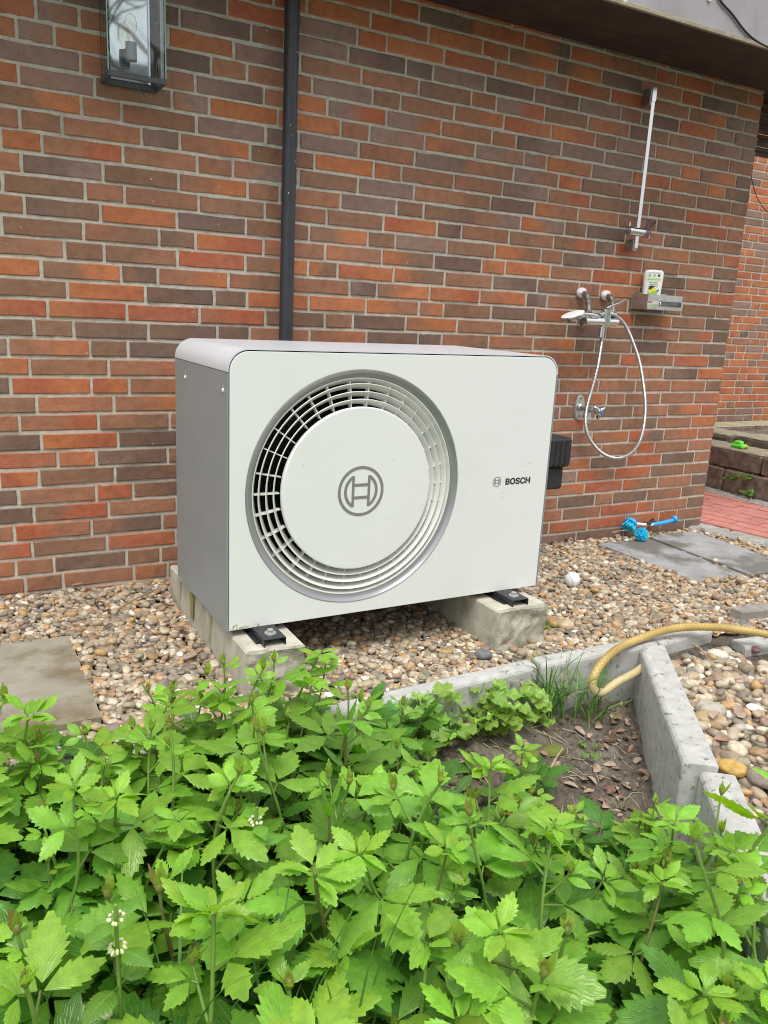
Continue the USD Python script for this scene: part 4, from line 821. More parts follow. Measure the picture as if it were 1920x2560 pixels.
def kerb(p0, p1, w, zt0, zt1, label, seed, h=.25, m='cast_concrete', ch=.012):
    """kerb stone from p0 to p1 (left face line), w to the right of the direction"""
    t = thing('kerb_stone', label, 'kerb'); p0, p1 = np.array(p0, float), np.array(p1, float); L = np.linalg.norm(p1-p0); d = (p1-p0)/L
    prof = [(0, -h), (0, -h*.75), (0, -h*.5), (0, -h*.3), (0, -.05), (0, -.03), (0, -ch-.006), (.0004, -ch), (ch*.35, -ch*.45), (ch, -.0006), (ch+.006, 0), (w*.5, 0), (w-ch*.6, 0), (w-ch*.2, -ch*.15), (w, -ch*.5), (w, -ch-.006), (w, -.04), (w, -h*.4), (w, -h)]
    xs = np.r_[0, .0035, np.linspace(.0035, L-.0035, max(4, int(L/.02)))[1:-1], L-.0035, L]
    P = np.zeros((len(xs), len(prof), 3))
    for i, x in enumerate(xs):
        ins = .0035 if i in (0, len(xs)-1) else 0.0
        for k, (u_, z_) in enumerate(prof): P[i, k] = x, -(u_+ins*(1-2*u_/w)), z_-(ins if z_ > -h*.9 else 0)
    g = grid_mesh(P); n0 = len(prof); o = (len(xs)-1)*n0
    caps = [(0, k, k+1) for k in range(1, n0-1)]+[(o, o+k+1, o+k) for k in range(1, n0-1)]
    g = M(g.vertices, np.vstack([g.faces, caps])); trimesh.repair.fix_normals(g)
    g.vertices += g.vertex_normals*(noise(g.vertices+seed, 16, seed)*.0012+noise(g.vertices+seed, 80, seed)*.0008)[:, None]
    a = math.atan2(d[1], d[0]); g.vertices[:, 2] += zt0+(zt1-zt0)*g.vertices[:, 0]/L
    g.apply_transform(trimesh.transformations.rotation_matrix(a, [0, 0, 1])); g.apply_translation([p0[0], p0[1], 0])
    obj('kerb_body', g, m, t); return t
# direction chosen so that the chamfered face looks to the soil
kerb((2.045, -1.185), (1.57, -1.160), .060, -.070, -.074, 'concrete kerb stone along the bed under the bend of the yellow hose', 1)
kerb((1.562, -1.150), (.83, -1.168), .058, -.082, -.088, 'concrete kerb stone along the bed in front of the grass tuft', 2)
kerb((.822, -1.162), (.0, -1.175), .058, -.084, -.088, 'concrete kerb stone behind the leafy plants below the left block', 3)
kerb((-.008, -1.17), (-.9, -1.18), .066, -.085, -.085, 'concrete kerb stone at the left edge hidden by leafy plants', 4)
kerb((1.535, -1.735), (1.985, -1.150), .086, -.078, -.074, 'tall grey concrete kerb stone standing between dark soil and right gravel', 5, .34)
kerb((1.262, -2.148), (1.568, -1.760), .085, -.096, -.096, 'pale concrete kerb stone at lower right partly behind leaves', 6, .34)
kerb((.93, -2.56), (1.260, -2.158), .085, -.095, -.092, 'concrete kerb stone at the lower right corner below the leaves', 7, .34)
kerb((2.32, -1.175), (2.052, -1.19), .066, -.066, -.070, 'pale concrete kerb stone right of the tall kerb, under the hose', 8)
kerb((2.75, -1.33), (2.36, -1.285), .07, -.098, -.095, 'weathered concrete kerb stone at the right edge below the yellow hose', 9)
tb = thing('timber_piece', 'weathered grey timber lying on the gravel at the right edge above the hose', 'timber', (2.70, -1.11, -.075), -.12)
obj('plank', roughen(box(-.16, -.03, -.02, .3, .03, .02, .004), .003, 25, 9, .03), 'timber_grey', tb, smooth=35)
# yellow hose
low = [((1606, 1668), -1.222), ((1565, 1694), -1.24), ((1525, 1718), -1.255), ((1494, 1731), -1.258), ((1482, 1718), -1.252), ((1484, 1694), -1.245), ((1500, 1664), -1.235), ((1536, 1628), -1.21)]
pts = [at_y(x, y, Y) for (x, y), Y in low]+[at_z(x, y, z) for (x, y), z in (((1590, 1600), -.052), ((1660, 1576), -.035), ((1740, 1567), -.032), ((1830, 1572), -.037), ((1920, 1586), -.043), ((2050, 1612), -.065))]
P_ = smooth_path(pts, 150); obj('garden_hose', tube(P_[:34], .0126, 18), 'hose_pale', None, smooth=True, label='pale lower length of garden hose lying on the soil beside the tall kerb', cat='hose')
obj('garden_hose', tube(P_[32:], .0132, 18, False), 'hose_yellow', None, smooth=True, uv=tube_uv(118, 18, 16.0), label='yellow garden hose arching over the concrete kerbs to the right edge', cat='hose')

# ------------------------------------------------------------------ toys and brushes on the gravel
def pompom(t, c, r, name='bristles'):
    rr = np.random.default_rng(3); d = rr.normal(size=(420, 3)); d /= np.linalg.norm(d, axis=1, keepdims=True); ms = []
    core = trimesh.creation.icosphere(2, r*.72); core.apply_translation(c); ms.append(core)
    for k in range(420):
        m = trimesh.creation.cone(r*.10, r*.5, sections=4); m.apply_transform(trimesh.geometry.align_vectors([0, 0, 1], d[k])); m.apply_translation(np.array(c)+d[k]*r*.6); ms.append(m)
    obj(name, cat_(*ms), 'cyan_bristle', t)
cb = thing('ball_brush', 'cyan ball-shaped brush with steel handle resting on the corner of the slab', 'brush', (3.030, -.150, -.098))
pompom(cb, (0, 0, .034), .034); obj('handle', cyl((.02, .02, .04), (.15, .095, .052), .004, 10), 'chrome', cb, smooth=40); obj('grip', cyl((.14, .09, .052), (.21, .125, .062), .010, 12, .004), 'black_steel', cb, smooth=40)
db = thing('dish_brush', 'blue dish brush with white and blue handle lying by the wall base', 'brush', (3.055, -.045, -.085))
hd = lathe([(0, .02), (.030, .02), (.034, .012), (.034, 0), (0, 0)], 20); br = []
for k in range(60):
    a, q = rng.uniform(0, 2*PI), .031*math.sqrt(rng.random()); br.append(cyl((q*math.cos(a), q*math.sin(a), 0), (1.2*q*math.cos(a), 1.2*q*math.sin(a), -.028), .0035, 5))
T = trimesh.geometry.align_vectors([0, 0, 1], [.7, .25, .5]); br = cat_(*br); 
for m_ in (hd, br): m_.apply_transform(T); m_.apply_translation([0, 0, .045])
obj('head', hd, 'blue_plastic', db, smooth=40); obj('bristles', br, 'cyan_bristle', db)
obj('handle_white', tube(smooth_path([(.02, .005, .05), (.09, .005, .035), (.17, .0, .03)], 10), .008, 10), 'plastic_white', db, smooth=50)
obj('handle_blue', tube(smooth_path([(.165, .0, .03), (.25, -.01, .038), (.30, -.012, .045)], 10), .0105, 12), 'blue_plastic', db, smooth=50)
ec = lathe([(0, .012), (.016, .010), (.022, .002), (.018, -.008), (0, -.01)], 20); ec.apply_transform(trimesh.geometry.align_vectors([0, 0, 1], [.9, 0, .3])); ec.apply_translation([.308, -.012, .048]); obj('handle_end', ec, 'blue_plastic', db, smooth=40)
pb = thing('plastic_ball', 'milky white plastic capsule ball with a rim lying on the gravel', 'ball', (2.205, -.575, -.064))
s1 = trimesh.creation.icosphere(4, .031); obj('shell', s1, 'milky_plastic', pb, smooth=True)
rm = lathe([(.0313, -.0035), (.0335, -.003), (.0335, .003), (.0313, .0035)], 48, closed=True); rm.apply_transform(trimesh.geometry.align_vectors([0, 0, 1], [.75, -.45, .45])); obj('rim', rm, 'milky_plastic', pb, smooth=40)
gt = thing('green_toy', 'small bright green plastic toy lying on the raised stone bed', 'toy', (4.64, .585, .187))
tm = cat_(roughen(box(-.03, -.05, 0, .03, .05, .028, .01), .003, 40, 2, .012), roughen(box(-.02, -.02, .024, .02, .035, .048, .008), .003, 40, 3, .012)); obj('body', tm, 'green_toy', gt, smooth=40)
obj('tip', cyl((0, -.05, .014), (0, -.068, .012), .008, 12, .002), 'orange_toy', gt, smooth=40)
# ------------------------------------------------------------------ gravel
import shapely
PEB = []
tones = [((.30, .25, .19), 5), ((.38, .33, .26), 5), ((.45, .41, .35), 5), ((.58, .55, .50), 5), ((.66, .64, .61), 3), ((.22, .20, .17), 4), ((.17, .165, .16), 3), ((.30, .21, .13), 4), ((.40, .26, .13), 3), ((.45, .29, .13), 1), ((.36, .30, .235), 4), ((.27, .195, .155), 2), ((.25, .23, .18), 4), ((.48, .42, .33), 3), ((.105, .105, .11), 1)]
tones = [c for c, n in tones for _ in range(n)]
rg = np.random.default_rng(42)
def pebble_mesh(r, sub=2):
    m = trimesh.creation.icosphere(sub, 1.0); v = m.vertices
    a, b, c = 1.0, r.uniform(.62, .92), r.uniform(.38, .62)
    v = v*(1+.34*noise(v, .8, r.integers(1000))[:, None]+.12*noise(v, 2.2, r.integers(1000))[:, None])
    sq = r.uniform(.75, 1.0); v = np.sign(v)*np.abs(v)**sq
    m.vertices = v*[a, b, c]; return m
def pebble_colours(m, r):
    c = np.array(tones[r.integers(len(tones))])*r.uniform(.85, 1.15)*np.array([1.06, r.uniform(.98, 1.04), r.uniform(.86, .97)])
    v = m.vertices; col = np.repeat(c[None], len(v), 0)
    if r.random() < .35:
        ax = r.normal(size=3); ax /= np.linalg.norm(ax); s = np.clip(np.sin(v @ ax*r.uniform(3, 8)+2*noise(v, 1.5, 5))*1.4, 0, 1)[:, None]; col = col*(1-.35*s)+.35*s*np.array(tones[r.integers(len(tones))])
    return np.clip(col, .02, .85)
def gravel(name, poly, holes, base, spacing, smin, smax, label, seed, cell=.006, layers=2):
    r = np.random.default_rng(seed); x0, y0, x1, y1 = poly.bounds
    keep = poly
    for h in holes: keep = keep.difference(h)
    pos = []
    for L in range(layers):
        gx, gy = np.meshgrid(np.arange(x0, x1, spacing), np.arange(y0, y1, spacing)); p = np.stack([gx.ravel(), gy.ravel()], 1); p += r.uniform(-.55, .55, p.shape)*spacing
        p = p[shapely.contains_xy(keep, p[:, 0], p[:, 1])]
        q = project(np.c_[p, base(p[:, 0], p[:, 1])]); near = (q[:, 0] > -120) & (q[:, 0] < 2040) & (q[:, 1] < 2700); p = p[near]
        if L: p = p[r.random(len(p)) < .72]
        r.shuffle(p); pos.append(p)
    P = np.vstack(pos); n = len(P)
    nx, ny = int((x1-x0)/cell)+30, int((y1-y0)/cell)+30
    gxx, gyy = np.meshgrid(x0-12*cell+np.arange(nx)*cell, y0-12*cell+np.arange(ny)*cell, indexing='ij'); H = base(gxx, gyy)-.010
    size = smin+(smax-smin)*r.random(n)**1.8; kind = r.integers(0, NP_, n); yaw = r.uniform(0, 2*PI, n); tx, ty = r.normal(0, .22, n), r.normal(0, .22, n)
    pts = np.zeros((n, 3)); quats = []
    for k in range(n):
        s = size[k]; c = PEB[kind[k]][1]*s
        i, j = int((P[k, 0]-x0)/cell)+12, int((P[k, 1]-y0)/cell)+12; w = max(1, int(s*.6/cell))
        patch = H[i-w:i+w+1, j-w:j+w+1]; z = np.sort(patch, None)[int(patch.size*.5)]+c*.74
        pts[k] = P[k, 0], P[k, 1], z
        dd = ((np.arange(-w, w+1)*cell)[:, None]**2+(np.arange(-w, w+1)*cell)[None, :]**2)/(s*.75)**2
        H[i-w:i+w+1, j-w:j+w+1] = np.maximum(patch, np.where(dd < 1, z+c*.85*np.sqrt(np.clip(1-dd, 0, 1)), -9))
        cy_, sy_ = math.cos(yaw[k]/2), math.sin(yaw[k]/2); q = Gf.Quatf(cy_, 0, 0, sy_)*Gf.Quatf(math.cos(tx[k]/2), math.sin(tx[k]/2), 0, 0)*Gf.Quatf(math.cos(ty[k]/2), 0, math.sin(ty[k]/2), 0)
        quats.append(Gf.Quath(q))
    pi = UsdGeom.PointInstancer.Define(stage, fresh('/World', name)); base_ = str(pi.GetPath()); tg = []
    for k in range(NP_):
        o = usdkit.mesh(stage, f'{base_}/pebble_shapes/pebble_{k+1:03d}', PEB[k][0], LOOK('pebble'), smooth=True)
        UsdGeom.PrimvarsAPI(o).CreatePrimvar('bcol', Sdf.ValueTypeNames.Color3fArray, 'vertex').Set(Vt.Vec3fArray.FromNumpy(np.ascontiguousarray(PEB[k][2], np.float32))); tg.append(o.GetPath())
    pi.CreatePrototypesRel().SetTargets(tg); pi.CreateProtoIndicesAttr(Vt.IntArray.FromNumpy(kind.astype(np.int32))); pi.CreatePositionsAttr(Vt.Vec3fArray.FromNumpy(pts.astype(np.float32)))
    pi.CreateOrientationsAttr(Vt.QuathArray(quats)); pi.CreateScalesAttr(Vt.Vec3fArray.FromNumpy(np.repeat(size[:, None], 3, 1).astype(np.float32)))
    tag(pi, label, 'gravel', None, 'stuff')
    def top(x, y):
        i, j = int((x-x0)/cell)+12, int((y-y0)/cell)+12; return float(H[max(i-2, 0):i+3, max(j-2, 0):j+3].max())
    return top
NP_ = 64
for k in range(NP_):
    m = pebble_mesh(rg); PEB.append((m, float(m.bounds[1, 2]), pebble_colours(m, rg)))
holes = [sg.box(.682, -.985, .852, -.175), sg.box(1.518, -.98, 1.712, -.2), sg.Polygon([(2.785, -.118), (3.109, -.12), (3.07, -.722), (2.778, -.72)]).buffer(.004), sg.Polygon([(3.132, -.112), (3.455, -.114), (3.42, -.745), (3.092, -.742)]).buffer(.004), sg.box(-.33, -.968, .310, -.402), sg.box(2.33, -1.35, 2.8, -1.21), sg.box(2.04, -1.2, 2.35, -1.1)]
main = sg.Polygon([(-.6, -.012), (3.565, -.012), (3.70, -.72), (3.80, -1.3), (3.92, -2.2), (3.0, -2.2), (2.75, -1.22), (2.05, -1.10), (-.6, -1.095)])
top1 = gravel('gravel', main, holes, lambda x, y: gz(x, y)-.020, .0180, .0076, .0190, 'rounded beige, grey and brown gravel between house wall and concrete kerbs', 1)
right = sg.Polygon([(2.05, -1.20), (2.35, -1.215), (2.9, -1.4), (3.0, -2.2), (2.2, -2.7), (1.15, -2.7), (kerb_x(-2.4)+.11, -2.4), (kerb_x(-1.25)+.10, -1.25)])
top2 = gravel('gravel', right, [sg.box(2.34, -1.36, 2.8, -1.2)], lambda x, y: -.135-.02*np.clip((-1.2-y)/.5, 0, 1)+0*x, .024, .0112, .029, 'large rounded pebbles in the strip right of the tall concrete kerb', 2)
# single stones that stand out
def big_stone(x, y, z, s, c, label, seed, kind='stone'):
    r = np.random.default_rng(seed); m = pebble_mesh(r, 3); m.apply_scale(s); m.apply_transform(trimesh.transformations.rotation_matrix(r.uniform(0, 6), [0, 0, 1])); m.apply_translation([x, y, z])
    col = np.clip(np.array(c)[None]*(1+.5*noise(m.vertices, 30, seed)[:, None]), .02, .85); obj(kind, m, 'pebble', None, smooth=True, prim={'bcol': col}, label=label, cat='stone')
for (px, py, dz, s, c, lb) in ((1385, 1555, -.085, .036, (.36, .23, .11), 'rounded ochre stone beside the right concrete block'), (1413, 1560, -.08, .030, (.46, .38, .24), 'angular pale stone touching the ochre stone beside the right block'), (1208, 1636, -.08, .028, (.15, .16, .17), 'dark blue-grey pebble in front of the right concrete block'),
                               (1437, 1418, -.085, .016, (.72, .70, .68), 'round white pebble just behind the plastic ball'), (1884, 1622, -.11, .024, (.17, .085, .085), 'dark red-brown pebble in the right strip below the hose'), (1905, 1945, -.12, .045, (.22, .185, .15), 'big smooth grey-brown pebble at the right edge above the leaves'), (1830, 1920, -.12, .036, (.45, .29, .08), 'yellow-ochre flat pebble right of the kerb joint'), (1775, 1800, -.125, .045, (.40, .30, .17), 'large tan pebble against the tall concrete kerb'), (1778, 1775, -.12, .042, (.36, .33, .28), 'large grey-tan pebble against the tall kerb above the tan pebble'), (1795, 1637, -.115, .036, (.55, .52, .43), 'speckled pale pebble below the pale kerb and hose'), (1882, 1768, -.12, .02, (.75, .74, .72), 'bright white pebble in the right gravel strip'), (610, 1640, -.07, .0, (.5, .5, .5), '')):
    if s > 0:
        p = at_z(px, py, dz); big_stone(p[0], p[1], dz, s, c, lb, px)
# crumbs of soil
CR = [roughen(trimesh.creation.icosphere(1, 1.0), .3, 1.3, k) for k in range(8)]
ci = UsdGeom.PointInstancer.Define(stage, fresh('/World', 'soil_crumbs')); tg = []
for k in range(8):
    o = usdkit.mesh(stage, f'/World/soil_crumbs/crumb_shapes/crumb_{k+1:03d}', CR[k], LOOK('soil_crumb'), smooth=False); tg.append(o.GetPath())
rc = np.random.default_rng(6); X, Y = rc.uniform(.2, 2.0, 5200), rc.uniform(-2.2, -1.2, 5200); ok = (X < kerb_x(Y)-.01) & (meshkit.fbm(np.stack([X, Y, 0*X], -1)*5, 3, 2) > .36)
X, Y = X[ok], Y[ok]; Z = soil_surface(X, Y)
ci.CreatePrototypesRel().SetTargets(tg); ci.CreateProtoIndicesAttr(Vt.IntArray.FromNumpy(rc.integers(0, 8, len(X)).astype(np.int32))); ci.CreatePositionsAttr(Vt.Vec3fArray.FromNumpy(np.stack([X, Y, Z], 1).astype(np.float32)))
sc = (.0022+.012*rc.random(len(X))**4); ci.CreateScalesAttr(Vt.Vec3fArray.FromNumpy(np.stack([sc, sc*.9, sc*.75], 1).astype(np.float32))); tag(ci, 'loose crumbs of dark soil scattered over the planting bed', 'soil', None, 'stuff')
st_ = []
for k in range(260):
    x, y = rc.uniform(.7, 1.95), rc.uniform(-2.0, -1.2)
    if x > kerb_x(y)-.02: continue
    a, L = rc.uniform(0, 6.28), rc.uniform(.015, .09); q = np.array([[x, y], [x+.5*L*math.cos(a), y+.5*L*math.sin(a)], [x+L*math.cos(a+.3), y+L*math.sin(a+.3)]])
    z = soil_surface(q[:, 0], q[:, 1])+rc.uniform(.003, .008); st_.append(tube(np.c_[q, z], rc.uniform(.0005, .0013), 4, False))
obj('straw_litter', cat_(*st_), 'grass_straw', None, smooth=True, label='thin broken straw and stalks strewn over the bare soil', cat='straw', kind='stuff')
# moss pads on the soil
for k, (px, py, r_) in enumerate(((1310, 1905, .045), (1380, 1890, .03), (1245, 1925, .03))):
    p = at_z(px, py, -.27); g = lathe([(0, .007), (r_*.5, .006), (r_*.85, .002), (r_, -.006)], 20); g = roughen(g, .005, 60, k, .012); g.apply_scale([1.3, .9, 1]); g.apply_translation([p[0], p[1], soil_surface(np.array([p[0]]), np.array([p[1]]))[0]])
    obj('moss_pad', g, 'moss', None, smooth=True, label=('moss pad in the middle of the bare soil', 'moss pad on the soil nearest the tall kerb', 'moss pad on the soil nearest the leafy plants')[k], cat='moss')

# ------------------------------------------------------------------ leaves
def leaflet(L, W, teeth=7, fold=.18, curl=.15, corr=.05, shape=.85, tooth=.16, r=rng, cols=(-1, -.52, 0, .52, 1), tip=1.0):
    ts, wf = [0.0], [0.06]
    for k in range(teeth):
        a, b = (k+.15)/teeth, (k+.85)/teeth; 
        ts += [a*.97+.012, b*.97+.012]; wf += [1-tooth*.4, 1+tooth]
    ts.append(1.0); wf.append(0.0); ts = np.array(ts); wf = np.array(wf)
    prof = np.sin(PI*np.clip(ts, 0, 1)**shape)**.85*(1-.25*ts**3*tip); w = W/2*prof*wf; w[-1] = 0; w[0] = W*.02
    c = np.array(cols); n = len(ts)
    Pt = np.zeros((n, len(c), 3))
    fwd = np.where(wf > 1, .45/teeth, 0)*L
    Pt[:, :, 0] = ts[:, None]*L+np.abs(c)[None]**2*fwd[:, None]*.6
    Pt[:, :, 1] = c[None]*w[:, None]
    Pt[:, :, 2] = fold*np.abs(Pt[:, :, 1])-curl*L*ts[:, None]**2-.22*W*(np.abs(c)[None]**3)*np.abs(w[:, None])/W*1.5
    Pt[:, :, 2] += corr*W*np.cos(ts[:, None]*teeth*2*PI+np.abs(c)[None]*2.5)*np.where(np.abs(c) > .1, np.abs(c) < .9, 0)[None]*.5
    uv = np.stack([np.repeat(c[None], n, 0), np.repeat(ts[:, None], len(c), 1)], -1).reshape(-1, 2)
    g = grid_mesh(Pt)
    if g.face_normals[:, 2].mean() < 0: g.invert()
    return g.vertices.copy(), g.faces.copy(), uv
def RZ(a): return trimesh.transformations.rotation_matrix(a, [0, 0, 1])[:3, :3]
def RY(a): return trimesh.transformations.rotation_matrix(a, [0, 1, 0])[:3, :3]
def RX(a): return trimesh.transformations.rotation_matrix(a, [1, 0, 0])[:3, :3]
class Leaf:
    def __init__(s): s.v, s.f, s.uv, s.c, s.n = [], [], [], [], 0
    def add(s, v, f, uv, tint):
        s.v.append(v); s.f.append(f+s.n); s.uv.append(uv); s.c.append(np.broadcast_to(np.asarray(tint, float), (len(v), 3)) if np.ndim(tint) == 1 else tint); s.n += len(v)
    def stalk(s, a, b, r, tint, sag=0.0):
        p = np.linspace(a, b, 5); p[:, 2] += sag*np.sin(np.linspace(0, PI, 5)); m = tube(p, np.linspace(r, r*.7, 5), 5, False); s.add(m.vertices, m.faces, np.tile([[.5, .5]], (len(m.vertices), 1)), tint)
    def build(s, name, parent, m, place):
        v = np.vstack(s.v); v = v @ place[0].T+place[1]
        obj(name, M(v, np.vstack(s.f)), m, parent, smooth=True, uv=np.vstack(s.uv), prim={'tint': np.vstack(s.c)})
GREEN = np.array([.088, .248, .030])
def tints(r, young_lit=0.0):
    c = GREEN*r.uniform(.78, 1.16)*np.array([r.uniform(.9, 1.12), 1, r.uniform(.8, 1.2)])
    return c*(1-young_lit)+young_lit*np.array([.32, .58, .055])  # paler mix: fresh leaf colour plus top light painted into the green
def trifoliate(size, r, petiole, tint, young_lit=0.0, lobes=3, droop=.15):
    lf = Leaf(); pr = size*.018+.0008
    stem_t = np.array([.16, .27, .05])
    lf.stalk(np.zeros(3), np.array([petiole, 0, 0]), pr, stem_t)
    def put(L, W, a, off, tilt, roll):
        v, f, uv = leaflet(L, W, r.integers(6, 9), r.uniform(.14, .36), r.uniform(.03, .28)+droop*.6, r.uniform(.02, .05), r.uniform(.95, 1.2), r.uniform(.14, .25), r)
        v = (RZ(a) @ RY(tilt) @ RX(roll) @ v.T).T+np.array(off)
        var = 1+.14*noise(v, 30, r.integers(99))[:, None]; lf.add(v, f, uv, np.clip(tint[None]*var, .005, .9))
    p = np.array([petiole, 0, 0])
    put(size, size*r.uniform(.50, .62), r.normal(0, .06), p+[size*.10, 0, 0], r.normal(.05, .12), r.normal(0, .12))
    if lobes >= 3:
        for s in (-1, 1): put(size*r.uniform(.78, .95), size*r.uniform(.36, .46), s*r.uniform(.95, 1.35), p+[0, s*.003, 0], r.normal(.05, .14), s*r.normal(.1, .14))
    if lobes >= 5:
        for s in (-1, 1): put(size*.3, size*.24, s*1.2, [petiole*.6, 0, 0], 0, 0)
    return lf
def bud(t, p, d, r, name='bud'):
    """folded new leaves round a small brown bud at the tip of the stem"""
    lf = Leaf()
    for k in range(5):
        v, f, uv = leaflet(r.uniform(.018, .034), r.uniform(.007, .013), 4, .5, -.25, .03, .8, .2, r)
        R = RZ(k*2*PI/5+r.uniform(-.3, .3)) @ RY(-r.uniform(.7, 1.4)); v = (R @ v.T).T
        c = np.array([.24, .38, .05]) if r.random() < .8 else np.array([.27, .22, .07]); lf.add(v, f, uv, c)
    lf.build('young_leaf', t, 'leaf_green', (np.eye(3), p))
    m = trimesh.creation.icosphere(1, 1.0); m.apply_scale([.0052, .0052, .0075]); m.apply_translation(p+np.array([0, 0, .006])); obj(name, m, 'bud_brown', t, smooth=True)
def avens(t, r, h, tall=True):
    """upright plant: bent stem, alternate leaves of three toothed leaflets, larger long-stalked leaves at the foot"""
    lean = r.uniform(0, .25)*h; az = r.uniform(0, 2*PI); n = 9
    zs = np.linspace(0, h, n); bend = (zs/h)**1.6
    path = np.stack([lean*bend*math.cos(az)+.012*np.sin(zs*17+r.uniform(0, 6)), lean*bend*math.sin(az)+.012*np.cos(zs*15+r.uniform(0, 6)), zs], 1); path -= path[0]
    obj('stem', tube(smooth_path(path, 14), np.linspace(.0036, .0021, 14), 6), 'plant_stem' if r.random() < .8 else 'stem_red', t, smooth=True)
    sp = smooth_path(path, 60); k = 0; a = r.uniform(0, 6)
    zz = h*.28
    while zz < h*.985:
        u = zz/h; i = min(59, int(u*59)); p = sp[i]; size = (.122 if tall else .098)*(1-.45*u**2)*r.uniform(.7, 1.15)
        if u > .9: size *= .62
        young_lit = np.clip((u-.25)*1.45, .0, .95)*r.uniform(.45, 1)  # rises up the stem: leaf age together with painted light from above
        lf = trifoliate(size, r, size*r.uniform(.18, .45), tints(r, young_lit), young_lit, 3, droop=.2*(1-u))
        R = RZ(a) @ RY(-(r.uniform(-.15, .5)+.55*max(0, u-.75)/.25)) @ RX(r.normal(0, .32))
        lf.build('leaf', t, 'leaf_green', (R, p)); k += 1; a += 2.4+r.normal(0, .3); zz += h*r.uniform(.105, .17)
    if r.random() < .5: bud(t, sp[-1], None, r)
    else:                                              # two small new leaves close the stem
        for q in range(3):
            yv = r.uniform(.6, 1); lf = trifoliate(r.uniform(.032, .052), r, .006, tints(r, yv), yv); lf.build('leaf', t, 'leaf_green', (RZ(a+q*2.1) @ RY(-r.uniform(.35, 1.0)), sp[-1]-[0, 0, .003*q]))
    if r.random() < .3:                                # a side shoot with its own small leaves
        i = int(r.uniform(.6, .8)*59); a2 = r.uniform(0, 6); q = sp[i]; d = np.array([math.cos(a2)*.55, math.sin(a2)*.55, .8]); e = q+d*h*.2
        obj('side_stem', tube(smooth_path([q, q+d*h*.1+[0, 0, -.004], e], 8), np.linspace(.0024, .0015, 8), 5), 'plant_stem', t, smooth=True); bud(t, e, None, r)
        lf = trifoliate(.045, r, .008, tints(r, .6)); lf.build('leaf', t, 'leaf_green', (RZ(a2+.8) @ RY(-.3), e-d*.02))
    for q in range(r.integers(4, 7)):                  # foot leaves: older green, with shade from above put into the colour
        a = q*2*PI/5+r.uniform(-.4, .4); el = r.uniform(.35, 1.05); Lp = r.uniform(.07, .16); size = r.uniform(.065, .10)
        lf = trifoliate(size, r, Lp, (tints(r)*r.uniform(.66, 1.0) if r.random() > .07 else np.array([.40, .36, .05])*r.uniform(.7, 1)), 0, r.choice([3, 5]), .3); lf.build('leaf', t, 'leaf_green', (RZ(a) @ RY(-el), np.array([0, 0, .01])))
def nettle(t, r, h):
    """square upright stem, opposite pairs of heart-shaped toothed leaves, whorls of white buds"""
    sp = smooth_path([(0, 0, 0), (.006, .004, h*.5), (.0, .01, h)], 40); obj('stem', tube(sp[::3], .0032, 4), 'plant_stem', t)
    a = r.uniform(0, 3); z = .22
    lev = []
    while z < 1.0: lev.append(z); z += r.uniform(.13, .16)*(1-.3*z)
    for q, u in enumerate(lev):
        p = sp[min(39, int(u*39))]; size = .075*(1-.55*u**3)
        for s in (0, PI):
            lf = Leaf(); v, f, uv = leaflet(size, size*.66, 10, .2, .3, .07, .62, .13, r); tn = tints(r, .25*u); lf.stalk(np.zeros(3), np.array([.012, 0, 0]), .0014, np.array([.16, .27, .05])); lf.add(v+[.012, 0, 0], f, uv, np.clip(tn[None]*(1+.12*noise(v, 40, 3)[:, None]), .005, .9))
            lf.build('leaf', t, 'leaf_round', (RZ(a+s) @ RY(-.25+.5*(1-u)*.6), p))
        if u > .78:
            ms = []
            for k in range(11):
                b = k*2*PI/11+r.uniform(-.2, .2); e = trimesh.creation.icosphere(1, 1.0); e.apply_scale([.0026, .0026, .0045 if u < .85 else .0032]); e.apply_transform(trimesh.transformations.rotation_matrix(.7, [math.sin(b), -math.cos(b), 0])); e.apply_translation(p+[.0105*math.cos(b), .0105*math.sin(b), .004+r.uniform(-.002, .006)]); ms.append(e)
            obj('flower_whorl', cat_(*ms), 'flower_white', t, smooth=True)
        if .45 < u < .7 and r.random() < .8:
            for k in range(3):
                b = r.uniform(0, 6); e = trimesh.creation.icosphere(2, 1.0); e.apply_scale([.0075, .0048, .0060]); e.apply_transform(trimesh.transformations.rotation_matrix(b, [0, 0, 1])); e.apply_translation(p+[.023*math.cos(b), .023*math.sin(b), .006]); obj('flower', e, 'flower_white', t, smooth=True)
        a += PI/2
def willowherb(t, r, h):
    """straight reddish stem with narrow pointed upright leaves"""
    sp = smooth_path([(0, 0, 0), (.004, .0, h*.5), (0, .006, h)], 40); obj('stem', tube(sp[::3], np.linspace(.0042, .0026, 14), 6), 'stem_red', t, smooth=True); a = 0.0
    for q, u in enumerate(np.linspace(.25, .99, 20)):
        p = sp[min(39, int(u*39))]; L = .10*(1-.35*u); lf = Leaf(); v, f, uv = leaflet(L, L*.24, 6, .3, .12-.25*u, .03, .8, .05, r); lf.add(v, f, uv, tints(r, .2*u)); lf.build('leaf', t, 'leaf_green', (RZ(a) @ RY(-(.15+.95*u**2)), p)); a += 2.4
